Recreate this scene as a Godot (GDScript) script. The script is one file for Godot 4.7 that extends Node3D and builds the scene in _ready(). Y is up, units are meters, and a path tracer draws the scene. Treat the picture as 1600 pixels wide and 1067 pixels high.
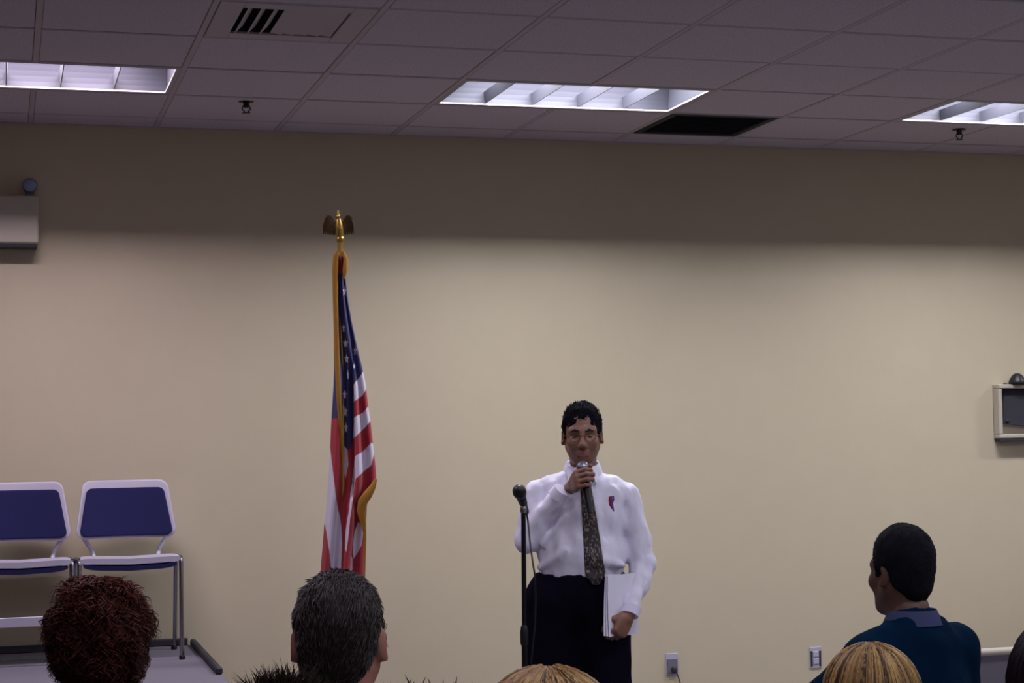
extends Node3D

# ---------------------------------------------------------------- mesh collector
class MB:
	var v := PackedVector3Array()
	var idx := PackedInt32Array()
	var uv := PackedVector2Array()
	var col := PackedColorArray()
	var c := Color.WHITE
	var has_uv := false
	var has_col := false

	func p(pos: Vector3, t := Vector2.ZERO) -> int:
		v.append(pos)
		uv.append(t)
		col.append(c)
		return v.size() - 1

	func tri(a: int, b: int, d: int) -> void:   # counter-clockwise seen from outside
		idx.append(a); idx.append(d); idx.append(b)

	func quad(a: int, b: int, d: int, e: int) -> void:
		tri(a, b, d); tri(a, d, e)

	func poly(pts: Array, from: Vector3) -> void:   # flat polygon that faces away from a point
		var mid := Vector3.ZERO
		for q in pts: mid += q
		mid /= pts.size()
		var n: Vector3 = (pts[1] - pts[0]).cross(pts[2] - pts[0])
		var s := pts.duplicate()
		if n.dot(mid - from) < 0.0: s.reverse()
		var first := v.size()
		for q in s: p(q)
		for i in range(1, s.size() - 1): tri(first, first + i, first + i + 1)

	func box(center: Vector3, size: Vector3, b := 0.003, basis := Basis()) -> void:
		var h := size * 0.5
		b = minf(b, minf(h.x, minf(h.y, h.z)) * 0.45)
		var f := func(q: Vector3) -> Vector3: return center + basis * q
		for ax in 3:
			var u := (ax + 1) % 3
			var w := (ax + 2) % 3
			for s: float in [-1.0, 1.0]:
				var pts := []
				for k in [[-1, -1], [1, -1], [1, 1], [-1, 1]]:
					var q := Vector3.ZERO
					q[ax] = s * h[ax]; q[u] = k[0] * (h[u] - b); q[w] = k[1] * (h[w] - b)
					pts.append(f.call(q))
				poly(pts, center)
			for s: float in [-1.0, 1.0]:
				for s2 in [-1.0, 1.0]:
					var pts := []
					for k in [[0, -1], [0, 1], [1, 1], [1, -1]]:
						var q := Vector3.ZERO
						q[u] = s * (h[u] - (b if k[0] == 1 else 0.0))
						q[w] = s2 * (h[w] - (b if k[0] == 0 else 0.0))
						q[ax] = k[1] * (h[ax] - b)
						pts.append(f.call(q))
					poly(pts, center)
		for sx in [-1.0, 1.0]:
			for sy in [-1.0, 1.0]:
				for sz in [-1.0, 1.0]:
					var s := Vector3(sx, sy, sz)
					var pts := []
					for ax in 3:
						var q := Vector3(sx * (h.x - b), sy * (h.y - b), sz * (h.z - b))
						q[ax] = s[ax] * h[ax]
						pts.append(f.call(q))
					poly(pts, center)

	func loft(rings: Array, cap_a := true, cap_b := true, uvs := false) -> void:
		var first := v.size()
		var n: int = rings[0].size()
		for i in rings.size():
			for j in n:
				p(rings[i][j], Vector2(float(j) / n, float(i) / maxf(1, rings.size() - 1)) if uvs else Vector2.ZERO)
		for i in rings.size() - 1:
			for j in n:
				var k := (j + 1) % n
				quad(first + i * n + j, first + i * n + k, first + (i + 1) * n + k, first + (i + 1) * n + j)
		if cap_a: _cap(rings[0], true)
		if cap_b: _cap(rings[rings.size() - 1], false)

	func _cap(r: Array, flip: bool) -> void:
		var mid := Vector3.ZERO
		for q in r: mid += q
		mid /= r.size()
		var m := p(mid)
		var first := v.size()
		for q in r: p(q)
		for j in r.size():
			var k := (j + 1) % r.size()
			if flip: tri(m, first + k, first + j)
			else: tri(m, first + j, first + k)

	func tube(pts: Array, radii: Variant, sides := 10, flat := 1.0, flat_dir := Vector3.ZERO, caps := true) -> void:
		var rings := []
		var side := Vector3.ZERO
		for i in pts.size():
			var d: Vector3 = (pts[mini(i + 1, pts.size() - 1)] - pts[maxi(i - 1, 0)]).normalized()
			if i == 0:
				var ref := flat_dir if flat_dir != Vector3.ZERO else (Vector3.UP if absf(d.y) < 0.9 else Vector3.RIGHT)
				side = (ref - d * ref.dot(d)).normalized()
			else:
				var ref := flat_dir if flat_dir != Vector3.ZERO else side
				side = (ref - d * ref.dot(d)).normalized()
			var other := d.cross(side)
			var r: float = radii[i] if radii is Array else radii
			var ring := []
			for j in sides:
				var a := TAU * j / sides
				ring.append(pts[i] + side * cos(a) * r * flat + other * sin(a) * r)
			rings.append(ring)
		loft(rings, caps, caps)

	func lathe(profile: Array, sides := 24, at := Vector3.ZERO, basis := Basis()) -> void:
		var rings := []
		for q in profile:
			var ring := []
			for j in sides:
				var a := TAU * j / sides
				ring.append(at + basis * Vector3(cos(a) * q[0], q[1], -sin(a) * q[0]))
			rings.append(ring)
		loft(rings, true, true)

	func ball(at: Vector3, r: Vector3, n := 10, basis := Basis()) -> void:
		var prof := []
		for i in n + 1:
			var a := PI * i / n - PI / 2
			prof.append([maxf(cos(a), 0.001), sin(a)])
		var rings := []
		for q in prof:
			var ring := []
			for j in n * 2:
				var a := TAU * j / (n * 2)
				ring.append(at + basis * (Vector3(cos(a) * q[0], q[1], -sin(a) * q[0]) * r))
			rings.append(ring)
		loft(rings, false, false)

	func strand(pts: Array, r: float, color: Color) -> void:   # a thin tapering three-sided lock
		has_col = true
		c = color
		var first := v.size()
		var n := pts.size()
		for i in n:
			var d: Vector3 = (pts[mini(i + 1, n - 1)] - pts[maxi(i - 1, 0)]).normalized()
			var side := d.cross(Vector3(0.31, 0.5, 0.8)).normalized()
			var other := d.cross(side)
			var w := r * (1.0 - 0.92 * pow(float(i) / (n - 1), 2.0))
			for j in 3:
				var a := TAU * j / 3.0
				p(pts[i] + side * cos(a) * w + other * sin(a) * w)
		for i in n - 1:
			for j in 3:
				var k := (j + 1) % 3
				quad(first + i * 3 + j, first + i * 3 + k, first + i * 3 + 3 + k, first + i * 3 + 3 + j)
		c = Color.WHITE

	func add(verts: PackedVector3Array, ids: PackedInt32Array, t: Transform3D) -> void:
		var first := v.size()
		var flip := t.basis.determinant() < 0.0
		for q in verts: p(t * q)
		for i in range(0, ids.size(), 3):
			idx.append(ids[i] + first)
			idx.append(ids[i + (2 if flip else 1)] + first)
			idx.append(ids[i + (1 if flip else 2)] + first)

	func mesh() -> ArrayMesh:
		var n := PackedVector3Array()
		n.resize(v.size())
		for i in range(0, idx.size(), 3):
			var a := idx[i]
			var b := idx[i + 1]
			var d := idx[i + 2]
			var f := (v[d] - v[a]).cross(v[b] - v[a])
			n[a] += f; n[b] += f; n[d] += f
		for i in n.size():
			n[i] = n[i].normalized() if n[i].length_squared() > 1e-20 else Vector3.UP
		var arr := []
		arr.resize(Mesh.ARRAY_MAX)
		arr[Mesh.ARRAY_VERTEX] = v
		arr[Mesh.ARRAY_NORMAL] = n
		arr[Mesh.ARRAY_INDEX] = idx
		if has_uv: arr[Mesh.ARRAY_TEX_UV] = uv
		if has_col: arr[Mesh.ARRAY_COLOR] = col
		var m := ArrayMesh.new()
		m.add_surface_from_arrays(Mesh.PRIMITIVE_TRIANGLES, arr)
		return m

# ---------------------------------------------------------------- distance field and surface nets
class Field:
	var o: Vector3
	var cell: float
	var n: Vector3i
	var f := PackedFloat32Array()

	func _init(lo: Vector3, hi: Vector3, c: float) -> void:
		o = lo
		cell = c
		n = Vector3i(((hi - lo) / c).ceil()) + Vector3i.ONE
		f.resize(n.x * n.y * n.z)
		f.fill(1.0)

	func span(lo: Vector3, hi: Vector3) -> Array:
		var a := Vector3i(((lo - o) / cell).floor()).clamp(Vector3i.ZERO, n - Vector3i.ONE)
		var b := Vector3i(((hi - o) / cell).ceil()).clamp(Vector3i.ZERO, n - Vector3i.ONE)
		return [a, b]

	func cap(a: Vector3, b: Vector3, ra: float, rb: float, k := 0.02) -> void:
		var m := Vector3.ONE * (maxf(ra, rb) + k + 2.5 * cell)
		var s := span(a.min(b) - m, a.max(b) + m)
		var lo: Vector3i = s[0]
		var hi: Vector3i = s[1]
		var ba := b - a
		var inv := 1.0 / maxf(ba.length_squared(), 1e-9)
		for z in range(lo.z, hi.z + 1):
			for y in range(lo.y, hi.y + 1):
				var at := (z * n.y + y) * n.x + lo.x
				var q := o + Vector3(lo.x, y, z) * cell - a
				for x in range(lo.x, hi.x + 1):
					var h := clampf(q.dot(ba) * inv, 0.0, 1.0)
					var d := (q - ba * h).length() - ra - (rb - ra) * h
					var e := f[at]
					var w := maxf(k - absf(e - d), 0.0)
					f[at] = minf(e, d) - w * w * 0.25 / k
					at += 1
					q.x += cell

	func ell(c: Vector3, r: Vector3, k := 0.02, basis := Basis(), cut := false) -> void:
		var m := Vector3.ONE * (maxf(r.x, maxf(r.y, r.z)) + k + 2.5 * cell)
		var s := span(c - m, c + m)
		var lo: Vector3i = s[0]
		var hi: Vector3i = s[1]
		var inv := basis.inverse()
		var turned := basis != Basis()
		for z in range(lo.z, hi.z + 1):
			for y in range(lo.y, hi.y + 1):
				var at := (z * n.y + y) * n.x + lo.x
				for x in range(lo.x, hi.x + 1):
					var q := o + Vector3(x, y, z) * cell - c
					if turned: q = inv * q
					q /= r
					var k0 := q.length()
					var k1 := (q / r).length()
					var d := k0 * (k0 - 1.0) / maxf(k1, 1e-6)
					var e := f[at]
					if cut:
						d = -d
						var w := maxf(k - absf(e - d), 0.0)
						f[at] = maxf(e, d) + w * w * 0.25 / k
					else:
						var w := maxf(k - absf(e - d), 0.0)
						f[at] = minf(e, d) - w * w * 0.25 / k
					at += 1

	func cut_below(y0: float, k := 0.01) -> void:
		for z in n.z:
			for y in n.y:
				var d := y0 - (o.y + y * cell)
				if d < -0.05: continue
				var at := (z * n.y + y) * n.x
				for x in n.x:
					f[at] = maxf(f[at], d)
					at += 1

	func rough(noise: FastNoiseLite, amp: float, scale := Vector3.ONE, reach := 0.03) -> void:
		var at := 0
		for z in n.z:
			for y in n.y:
				for x in n.x:
					var e := f[at]
					if e < reach and e > -reach:
						var q := (o + Vector3(x, y, z) * cell) * scale
						f[at] = e + amp * noise.get_noise_3dv(q)
					at += 1

	func front(x: float, y: float) -> float:   # z of the foremost surface
		var xi := clampi(roundi((x - o.x) / cell), 0, n.x - 1)
		var yi := clampi(roundi((y - o.y) / cell), 0, n.y - 1)
		for z in range(n.z - 2, 0, -1):
			var a := f[(z * n.y + yi) * n.x + xi]
			if a < 0.0:
				var b := f[((z + 1) * n.y + yi) * n.x + xi]
				return o.z + (z + a / (a - b)) * cell
		return 0.0

	func nets() -> Array:
		var verts := PackedVector3Array()
		var ids := PackedInt32Array()
		var where := PackedInt32Array()
		where.resize(f.size())
		where.fill(-1)
		var sx := 1
		var sy := n.x
		var sz := n.x * n.y
		for z in n.z - 1:
			for y in n.y - 1:
				var at := (z * n.y + y) * n.x
				for x in n.x - 1:
					var a0 := f[at]
					var i0 := a0 < 0.0
					if (absf(a0) > cell * 3.5):
						at += 1
						continue
					var a1 := f[at + sx]
					var a2 := f[at + sy]
					var a3 := f[at + sx + sy]
					var a4 := f[at + sz]
					var a5 := f[at + sx + sz]
					var a6 := f[at + sy + sz]
					var a7 := f[at + sx + sy + sz]
					if i0 and a1 < 0.0 and a2 < 0.0 and a3 < 0.0 and a4 < 0.0 and a5 < 0.0 and a6 < 0.0 and a7 < 0.0 or not i0 and a1 >= 0.0 and a2 >= 0.0 and a3 >= 0.0 and a4 >= 0.0 and a5 >= 0.0 and a6 >= 0.0 and a7 >= 0.0:
						at += 1
						continue
					var sum := Vector3.ZERO
					var cnt := 0
					if i0 != (a1 < 0.0): sum += Vector3(a0 / (a0 - a1), 0, 0); cnt += 1
					if (a2 < 0.0) != (a3 < 0.0): sum += Vector3(a2 / (a2 - a3), 1, 0); cnt += 1
					if (a4 < 0.0) != (a5 < 0.0): sum += Vector3(a4 / (a4 - a5), 0, 1); cnt += 1
					if (a6 < 0.0) != (a7 < 0.0): sum += Vector3(a6 / (a6 - a7), 1, 1); cnt += 1
					if i0 != (a2 < 0.0): sum += Vector3(0, a0 / (a0 - a2), 0); cnt += 1
					if (a1 < 0.0) != (a3 < 0.0): sum += Vector3(1, a1 / (a1 - a3), 0); cnt += 1
					if (a4 < 0.0) != (a6 < 0.0): sum += Vector3(0, a4 / (a4 - a6), 1); cnt += 1
					if (a5 < 0.0) != (a7 < 0.0): sum += Vector3(1, a5 / (a5 - a7), 1); cnt += 1
					if i0 != (a4 < 0.0): sum += Vector3(0, 0, a0 / (a0 - a4)); cnt += 1
					if (a1 < 0.0) != (a5 < 0.0): sum += Vector3(1, 0, a1 / (a1 - a5)); cnt += 1
					if (a2 < 0.0) != (a6 < 0.0): sum += Vector3(0, 1, a2 / (a2 - a6)); cnt += 1
					if (a3 < 0.0) != (a7 < 0.0): sum += Vector3(1, 1, a3 / (a3 - a7)); cnt += 1
					where[at] = verts.size()
					verts.append(o + (Vector3(x, y, z) + sum / cnt) * cell)
					at += 1
		for z in range(1, n.z - 1):
			for y in range(1, n.y - 1):
				var at := (z * n.y + y) * n.x + 1
				for x in range(1, n.x - 1):
					if where[at] >= 0 or where[at - sy - sz] >= 0 or where[at - sx - sz] >= 0 or where[at - sx - sy] >= 0:
						var neg := f[at] < 0.0
						if neg != (f[at + sx] < 0.0):
							_q(ids, where[at - sy - sz], where[at - sz], where[at], where[at - sy], neg)
						if neg != (f[at + sy] < 0.0):
							_q(ids, where[at - sz - sx], where[at - sx], where[at], where[at - sz], neg)
						if neg != (f[at + sz] < 0.0):
							_q(ids, where[at - sx - sy], where[at - sy], where[at], where[at - sx], neg)
					at += 1
		return [verts, ids]

	func _q(ids: PackedInt32Array, a: int, b: int, c: int, d: int, ccw: bool) -> void:
		if a < 0 or b < 0 or c < 0 or d < 0: return
		if ccw: ids.append_array(PackedInt32Array([a, c, b, a, d, c]))
		else: ids.append_array(PackedInt32Array([a, b, c, a, c, d]))

# ---------------------------------------------------------------- nodes
func tag(o: Node3D, label := "", category := "", group := "", kind := "") -> void:
	if label: o.set_meta("label", label)
	if category: o.set_meta("category", category)
	if group: o.set_meta("group", group)
	if kind: o.set_meta("kind", kind)

var taken := {}
func numbered(called: String) -> String:
	var base := called
	var k: int = taken.get(base, -1) + 1
	taken[base] = k
	return base if k == 0 else "%s_%03d" % [base, k]

func thing(called: String, label: String, category: String, at := Vector3.ZERO, turn := 0.0, group := "") -> Node3D:
	var o := Node3D.new()
	o.name = numbered(called)
	add_child(o)
	o.position = at
	o.rotation.y = turn
	tag(o, label, category, group)
	return o

func part(called: String, m: Mesh, material: Material, parent: Node) -> MeshInstance3D:
	var o := MeshInstance3D.new()
	o.name = called if parent != self else numbered(called)
	o.mesh = m
	o.material_override = material
	parent.add_child(o, true)
	return o

func struct(called: String, m: Mesh, material: Material) -> MeshInstance3D:
	var o := part(called, m, material, self)
	o.set_meta("kind", "structure")
	return o

func boxmesh(size: Vector3, bevel := 0.003, at := Vector3.ZERO) -> ArrayMesh:
	var b := MB.new()
	b.box(at, size, bevel)
	return b.mesh()

# ---------------------------------------------------------------- materials
func mat(c: Color, rough := 0.8, metal := 0.0) -> StandardMaterial3D:
	var m := StandardMaterial3D.new()
	m.albedo_color = c
	m.roughness = rough
	m.metallic = metal
	return m

func dull(m: StandardMaterial3D, spec := 0.15) -> StandardMaterial3D:
	m.metallic_specular = spec
	return m

func fnoise(freq: float, seed_ := 1, octaves := 3) -> FastNoiseLite:
	var z := FastNoiseLite.new()
	z.noise_type = FastNoiseLite.TYPE_SIMPLEX_SMOOTH
	z.seed = seed_
	z.frequency = freq
	z.fractal_octaves = octaves
	return z

func ntex(freq: float, seed_: int, lo: float, hi: float, size := 256) -> NoiseTexture2D:
	var t := NoiseTexture2D.new()
	t.width = size
	t.height = size
	t.seamless = true
	t.noise = fnoise(freq, seed_, 4)
	var g := Gradient.new()
	g.set_color(0, Color(lo, lo, lo))
	g.set_color(1, Color(hi, hi, hi))
	t.color_ramp = g
	return t

func textured(m: StandardMaterial3D, tex: Texture2D, scale: float, bump := 0.0) -> StandardMaterial3D:
	m.albedo_texture = tex
	m.uv1_triplanar = true
	m.uv1_scale = Vector3.ONE * scale
	if bump > 0.0:
		m.heightmap_enabled = true
		m.heightmap_texture = tex
		m.heightmap_scale = bump
	return m

func hairmat(rough := 0.55) -> StandardMaterial3D:
	var m := dull(mat(Color.WHITE, rough), 0.28)
	m.vertex_color_use_as_albedo = true
	return m

const CAM_H := 1.6
const CH := 3.1444
const WZ := -9.0065
const X0 := 0.7296
const ZL := -7.4963
const C := 0.6096
var M := {}
var rng := RandomNumberGenerator.new()

func _ready() -> void:
	# camera
	var cam := Camera3D.new()
	cam.name = "camera"
	cam.fov = 21.924
	cam.near = 0.05
	cam.far = 60.0
	cam.basis = Basis(Vector3.UP, -0.280054) * Basis(Vector3.RIGHT, 0.0490535) * Basis(Vector3.BACK, -0.0152365)
	cam.position = Vector3(0, CAM_H, 0)
	add_child(cam)
	cam.current = true
	# sky, exposure: a closed room, lit only by its ceiling fixtures
	var we := WorldEnvironment.new()
	we.name = "environment"
	var env := Environment.new()
	env.background_mode = Environment.BG_COLOR
	env.background_color = Color(0.02, 0.02, 0.025)
	env.tonemap_mode = Environment.TONE_MAPPER_LINEAR
	env.tonemap_exposure = 0.94
	env.sdfgi_enabled = true
	env.ssao_enabled = true
	env.ssil_enabled = true
	we.environment = env
	add_child(we)
	rng.seed = 7
	materials()
	room()
	ceiling()
	fixtures()
	ceiling_fittings()
	platform()
	chairs()
	wall_things()
	flag()
	speaker()
	mic_stand()
	audience()

const LIGHT_ENERGY := 5.0
const LIGHT_COLOR := Color(0.95, 0.95, 1.0)

func materials() -> void:
	M.wall = textured(mat(Color(0.775, 0.727, 0.618), 0.75), ntex(0.02, 3, 0.985, 1.0), 0.7)
	M.tile = textured(mat(Color(0.79, 0.75, 0.79), 0.95), ntex(0.09, 5, 0.86, 1.0), 3.0, 0.15)
	M.tbar = mat(Color(0.68, 0.64, 0.655), 0.7)
	M.tbar_cross = mat(Color(0.60, 0.57, 0.61), 0.7)
	M.slab = mat(Color(0.3, 0.3, 0.31), 0.9)
	M.carpet = textured(mat(Color(0.42, 0.41, 0.45), 0.98), ntex(0.2, 6, 0.75, 1.0), 4.0, 0.3)
	M.deck = textured(mat(Color(0.47, 0.455, 0.50), 0.95), ntex(0.2, 8, 0.85, 1.0), 4.0, 0.2)
	M.dark = mat(Color(0.17, 0.155, 0.185), 0.7)
	M.white_enamel = mat(Color(0.86, 0.86, 0.88), 0.45)
	M.reflector = mat(Color(0.19, 0.19, 0.218), 0.5)
	var lamp := mat(Color(0.9, 0.9, 0.95), 0.4)
	lamp.emission_enabled = true
	lamp.emission = Color(0.92, 0.92, 1.0)
	lamp.emission_energy_multiplier = 1.6
	M.lamp = lamp
	M.chrome = mat(Color(0.62, 0.61, 0.66), 0.22, 1.0)
	M.plastic = mat(Color(0.70, 0.68, 0.745), 0.45)
	M.navy = dull(textured(mat(Color(0.165, 0.165, 0.33), 0.9), ntex(0.25, 9, 0.85, 1.0), 6.0, 0.1), 0.2)
	M.beige_metal = mat(Color(0.72, 0.685, 0.62), 0.5)
	M.brass = mat(Color(0.72, 0.58, 0.30), 0.35, 0.9)
	M.dull_brass = mat(Color(0.36, 0.29, 0.19), 0.5, 0.7)
	M.gold = textured(mat(Color(0.72, 0.50, 0.11), 0.8), ntex(0.35, 10, 0.7, 1.0), 8.0, 0.3)
	M.black = mat(Color(0.045, 0.045, 0.06), 0.45)
	M.black_metal = mat(Color(0.06, 0.06, 0.085), 0.35, 0.3)
	M.grey = mat(Color(0.42, 0.42, 0.47), 0.6)
	M.grille = mat(Color(0.16, 0.155, 0.19), 0.8)
	M.paper = mat(Color(0.90, 0.89, 0.95), 0.85)
	M.shirt = textured(mat(Color(0.90, 0.89, 0.96), 0.85), ntex(0.3, 12, 0.95, 1.0), 10.0)
	M.trousers = dull(textured(mat(Color(0.075, 0.065, 0.115), 0.95), ntex(0.3, 13, 0.8, 1.0), 10.0), 0.08)
	M.leather = mat(Color(0.06, 0.05, 0.05), 0.4)
	M.eye = mat(Color.WHITE, 0.2)
	M.eye.vertex_color_use_as_albedo = true
	var lens := mat(Color(0.55, 0.6, 0.72), 0.15)
	lens.clearcoat_enabled = true
	M.lens = lens
	M.partition = textured(mat(Color(0.38, 0.365, 0.41), 0.9), ntex(0.2, 14, 0.85, 1.0), 5.0)
	M.knot = mat(Color(0.36, 0.09, 0.06), 0.8)
	M.red_ribbon = mat(Color(0.62, 0.10, 0.20), 0.7)
	M.blue_ribbon = mat(Color(0.36, 0.28, 0.55), 0.7)
	M.mic_grille = textured(mat(Color(0.62, 0.60, 0.66), 0.4, 0.6), ntex(0.5, 15, 0.6, 1.0), 30.0)
	M.cloth_tex = ntex(0.3, 16, 0.8, 1.0)
	# printed tie: short pale and brown flecks on near-black silk
	var im := Image.create(128, 128, false, Image.FORMAT_RGB8)
	im.fill(Color(0.13, 0.11, 0.14))
	var r := RandomNumberGenerator.new()
	r.seed = 3
	for i in 330:
		var c: Color = [Color(0.72, 0.66, 0.52), Color(0.46, 0.36, 0.28), Color(0.32, 0.29, 0.36), Color(0.58, 0.53, 0.47)][r.randi() % 4]
		var x := r.randi() % 126
		var y := r.randi() % 120
		for k in r.randi_range(4, 9):
			im.set_pixel(x, (y + k) % 128, c)
			im.set_pixel((x + 1 + k / 4) % 128, (y + k) % 128, c)
	var tie := mat(Color.WHITE, 0.45)
	tie.albedo_texture = ImageTexture.create_from_image(im)
	M.tie = tie

# ---------------------------------------------------------------- room shell
const XA := -4.7568
const XB := 9.264
const ZB := 4.1
func room() -> void:
	var w := XB - XA
	var mx := (XA + XB) / 2
	var d := ZB - WZ
	var mz := (ZB + WZ) / 2
	var top := CH + 0.42
	struct("wall_front", boxmesh(Vector3(w + 0.4, top, 0.2), 0.0, Vector3(mx, top / 2, WZ - 0.1)), M.wall)
	struct("wall_back", boxmesh(Vector3(w + 0.4, top, 0.2), 0.0, Vector3(mx, top / 2, ZB + 0.1)), M.wall)
	struct("wall_left", boxmesh(Vector3(0.2, top, d), 0.0, Vector3(XA - 0.1, top / 2, mz)), M.wall)
	struct("wall_right", boxmesh(Vector3(0.2, top, d), 0.0, Vector3(XB + 0.1, top / 2, mz)), M.wall)
	struct("floor", boxmesh(Vector3(w + 0.4, 0.2, d + 0.4), 0.0, Vector3(mx, -0.1, mz)), M.carpet)
	struct("baseboard_front", boxmesh(Vector3(XB - 0.95, 0.1, 0.012), 0.003, Vector3((XB + 0.95) / 2, 0.05, WZ + 0.006)), M.dark)

# ---------------------------------------------------------------- suspended ceiling
func is_fixture(k: int, j: int) -> bool:   # cell k along x, row j away from the front row of lights
	return posmod(k + 2, 4) < 2 and posmod(j, 4) == 0 and j >= 0 and k >= -2

func ceiling() -> void:
	var w := XB - XA
	var d := ZB - WZ
	var root := struct("ceiling", boxmesh(Vector3(w + 0.4, 0.1, d + 0.4), 0.0, Vector3((XA + XB) / 2, CH + 0.46, (ZB + WZ) / 2)), M.slab)
	# tiles: cell k spans X0+k*C .. X0+(k+1)*C, row j spans (towards the wall) ZL+j*C-C .. ZL+j*C
	var whole := boxmesh(Vector3(C - 0.026, 0.016, C - 0.026), 0.003)
	var far := MB.new()
	var nmax := 20
	for j in range(-2, nmax):
		var za := maxf(ZL + (j - 1) * C, WZ + 0.012)
		var zb := minf(ZL + j * C, ZB)
		if zb - za < 0.05: continue
		for k in range(-9, 14):
			if is_fixture(k, j): continue
			if k == 0 and j == 2: continue       # air diffuser
			if k == 4 and j == -1: continue      # return grille
			var at := Vector3(X0 + (k + 0.5) * C, CH + 0.009 + 0.0015 * sin(k * 12.9 + j * 7.7), (za + zb) / 2)
			var size := Vector3(C - 0.026, 0.016, zb - za - 0.026)
			if k >= -3 and k <= 10 and j <= 4:
				var t := part("ceiling_tile", whole if zb - za > C - 0.01 else boxmesh(size, 0.003), M.tile, root)
				t.position = at
			else:
				far.box(at, size, 0.0)
	var o := part("ceiling_tile_field", far.mesh(), M.tile, root)
	o.set_meta("kind", "stuff")
	# grid bars: main runners stop where a light spans two cells
	for k in range(-9, 15):
		var from := WZ
		var stops := []
		if posmod(k + 2, 4) == 1 and k >= -1:
			for i in [0, 4, 8, 12, 16]: stops.append(ZL + (i - 1) * C)
		for z0 in stops:
			if z0 > ZB - 1.0: continue
			var b := part("ceiling_grid_bar", boxmesh(Vector3(0.024, 0.012, z0 - from), 0.002), M.tbar, root)
			b.position = Vector3(X0 + k * C, CH + 0.006, (z0 + from) / 2)
			from = z0 + C
		var b := part("ceiling_grid_bar", boxmesh(Vector3(0.024, 0.012, ZB - from), 0.002), M.tbar, root)
		b.position = Vector3(X0 + k * C, CH + 0.006, (ZB + from) / 2)
	var cm := boxmesh(Vector3(w, 0.0118, 0.024), 0.002)
	for j in range(-2, nmax):
		var b := part("ceiling_grid_bar", cm, M.tbar_cross, root)
		b.position = Vector3((XA + XB) / 2, CH + 0.0061, ZL + j * C)
	var ang := part("wall_angle", boxmesh(Vector3(w, 0.02, 0.022), 0.002), M.tbar, root)
	ang.position = Vector3((XA + XB) / 2, CH + 0.006, WZ + 0.012)

# ---------------------------------------------------------------- recessed louvred fluorescent troffers
const FH := 0.175
func housing_mesh() -> ArrayMesh:
	var b := MB.new()
	var L := C * 2 - 0.03
	var W := C - 0.03
	var H := 0.24
	b.box(Vector3(0, H + 0.004, 0), Vector3(L, 0.008, W), 0.0)
	for s: float in [-1.0, 1.0]:
		b.box(Vector3(s * (L / 2 - 0.004), H / 2, 0), Vector3(0.008, H, W), 0.0)
		b.box(Vector3(0, H / 2, s * (W / 2 - 0.004)), Vector3(L, H, 0.008), 0.0)
	return b.mesh()

func reflector_mesh() -> ArrayMesh:   # two curved long sides
	var b := MB.new()
	var L := C * 2 - 0.05
	var W := C - 0.05
	for s: float in [-1.0, 1.0]:
		var n := 8
		var lo := []
		for side in [-1.0, 1.0]:
			var row := []
			for i in n + 1:
				var t := float(i) / n
				row.append(Vector3(side * L / 2, 0.004 + t * 0.19, s * (W / 2 - 0.075 * t * t)))
			lo.append(row)
		for i in n:
			b.poly([lo[0][i], lo[1][i], lo[1][i + 1], lo[0][i + 1]], Vector3(0, 0.06, s * 10.0))
	return b.mesh()

func make_fixture(full: bool, parent: Node, color: Color, power: float) -> void:
	part("housing", M_housing, M.reflector if full else M.white_enamel, parent)
	if full:
		part("reflector", M_reflector, M.reflector, parent)
		var L := C * 2 - 0.05
		var W := C - 0.05
		for i in 4:
			var b := MB.new()
			var x := (-1.5 + i) * L / 5.0 * 1.0
			# a thin cross blade, wider at its top
			for s: float in [-1.0, 1.0]:
				b.poly([Vector3(x + s * 0.002, 0.004, -W / 2), Vector3(x + s * 0.002, 0.004, W / 2), Vector3(x + s * 0.007, 0.06, W / 2), Vector3(x + s * 0.007, 0.06, -W / 2)], Vector3(x, 0.03, 0))
			b.poly([Vector3(x - 0.002, 0.004, -W / 2), Vector3(x + 0.002, 0.004, -W / 2), Vector3(x + 0.002, 0.004, W / 2), Vector3(x - 0.002, 0.004, W / 2)], Vector3(x, 1, 0))
			part("louvre_blade", b.mesh(), M.reflector, parent)
		var f := MB.new()
		for s: float in [-1.0, 1.0]:
			f.box(Vector3(0, 0.0, s * (C / 2 - 0.022)), Vector3(C * 2 - 0.02, 0.008, 0.02), 0.002)
			f.box(Vector3(s * (C - 0.022), 0.0, 0), Vector3(0.02, 0.008, C - 0.06), 0.002)
		part("trim_frame", f.mesh(), M.tbar, parent)
		for z: float in [0.0, -0.07, -0.16]:
			var t := MB.new()
			t.tube([Vector3(-0.57, 0.217, z), Vector3(0.57, 0.217, z)], 0.013, 10)
			part("fluorescent_tube", t.mesh(), M.lamp, parent)
	else:
		var t := MB.new()
		for s: float in [-1.0, 0.0, 1.0]:
			t.tube([Vector3(-0.57, 0.217, s * 0.14), Vector3(0.57, 0.217, s * 0.14)], 0.013, 8)
		part("fluorescent_tube", t.mesh(), M.lamp, parent)
	# front row: one lamp over the middle and one towards the wall, deep behind the louvre; elsewhere a lamp bank over the opening
	var lights := [[0.085, 0.0, FH, 0.6], [0.16, -0.12, FH, 0.72]] if full else [[0.42, 0.0, 0.10, 0.45]]
	for q in lights:
		var a := AreaLight3D.new()
		a.name = "tube_light"
		a.area_size = Vector2(0.92 if full else 1.12, q[0])
		a.light_energy = LIGHT_ENERGY * power * q[3]
		a.light_color = color
		a.shadow_enabled = true
		a.set("area_range", 20.0)
		parent.add_child(a, true)
		a.position = Vector3(0, q[2], q[1])
		a.rotation.x = -PI / 2

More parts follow.
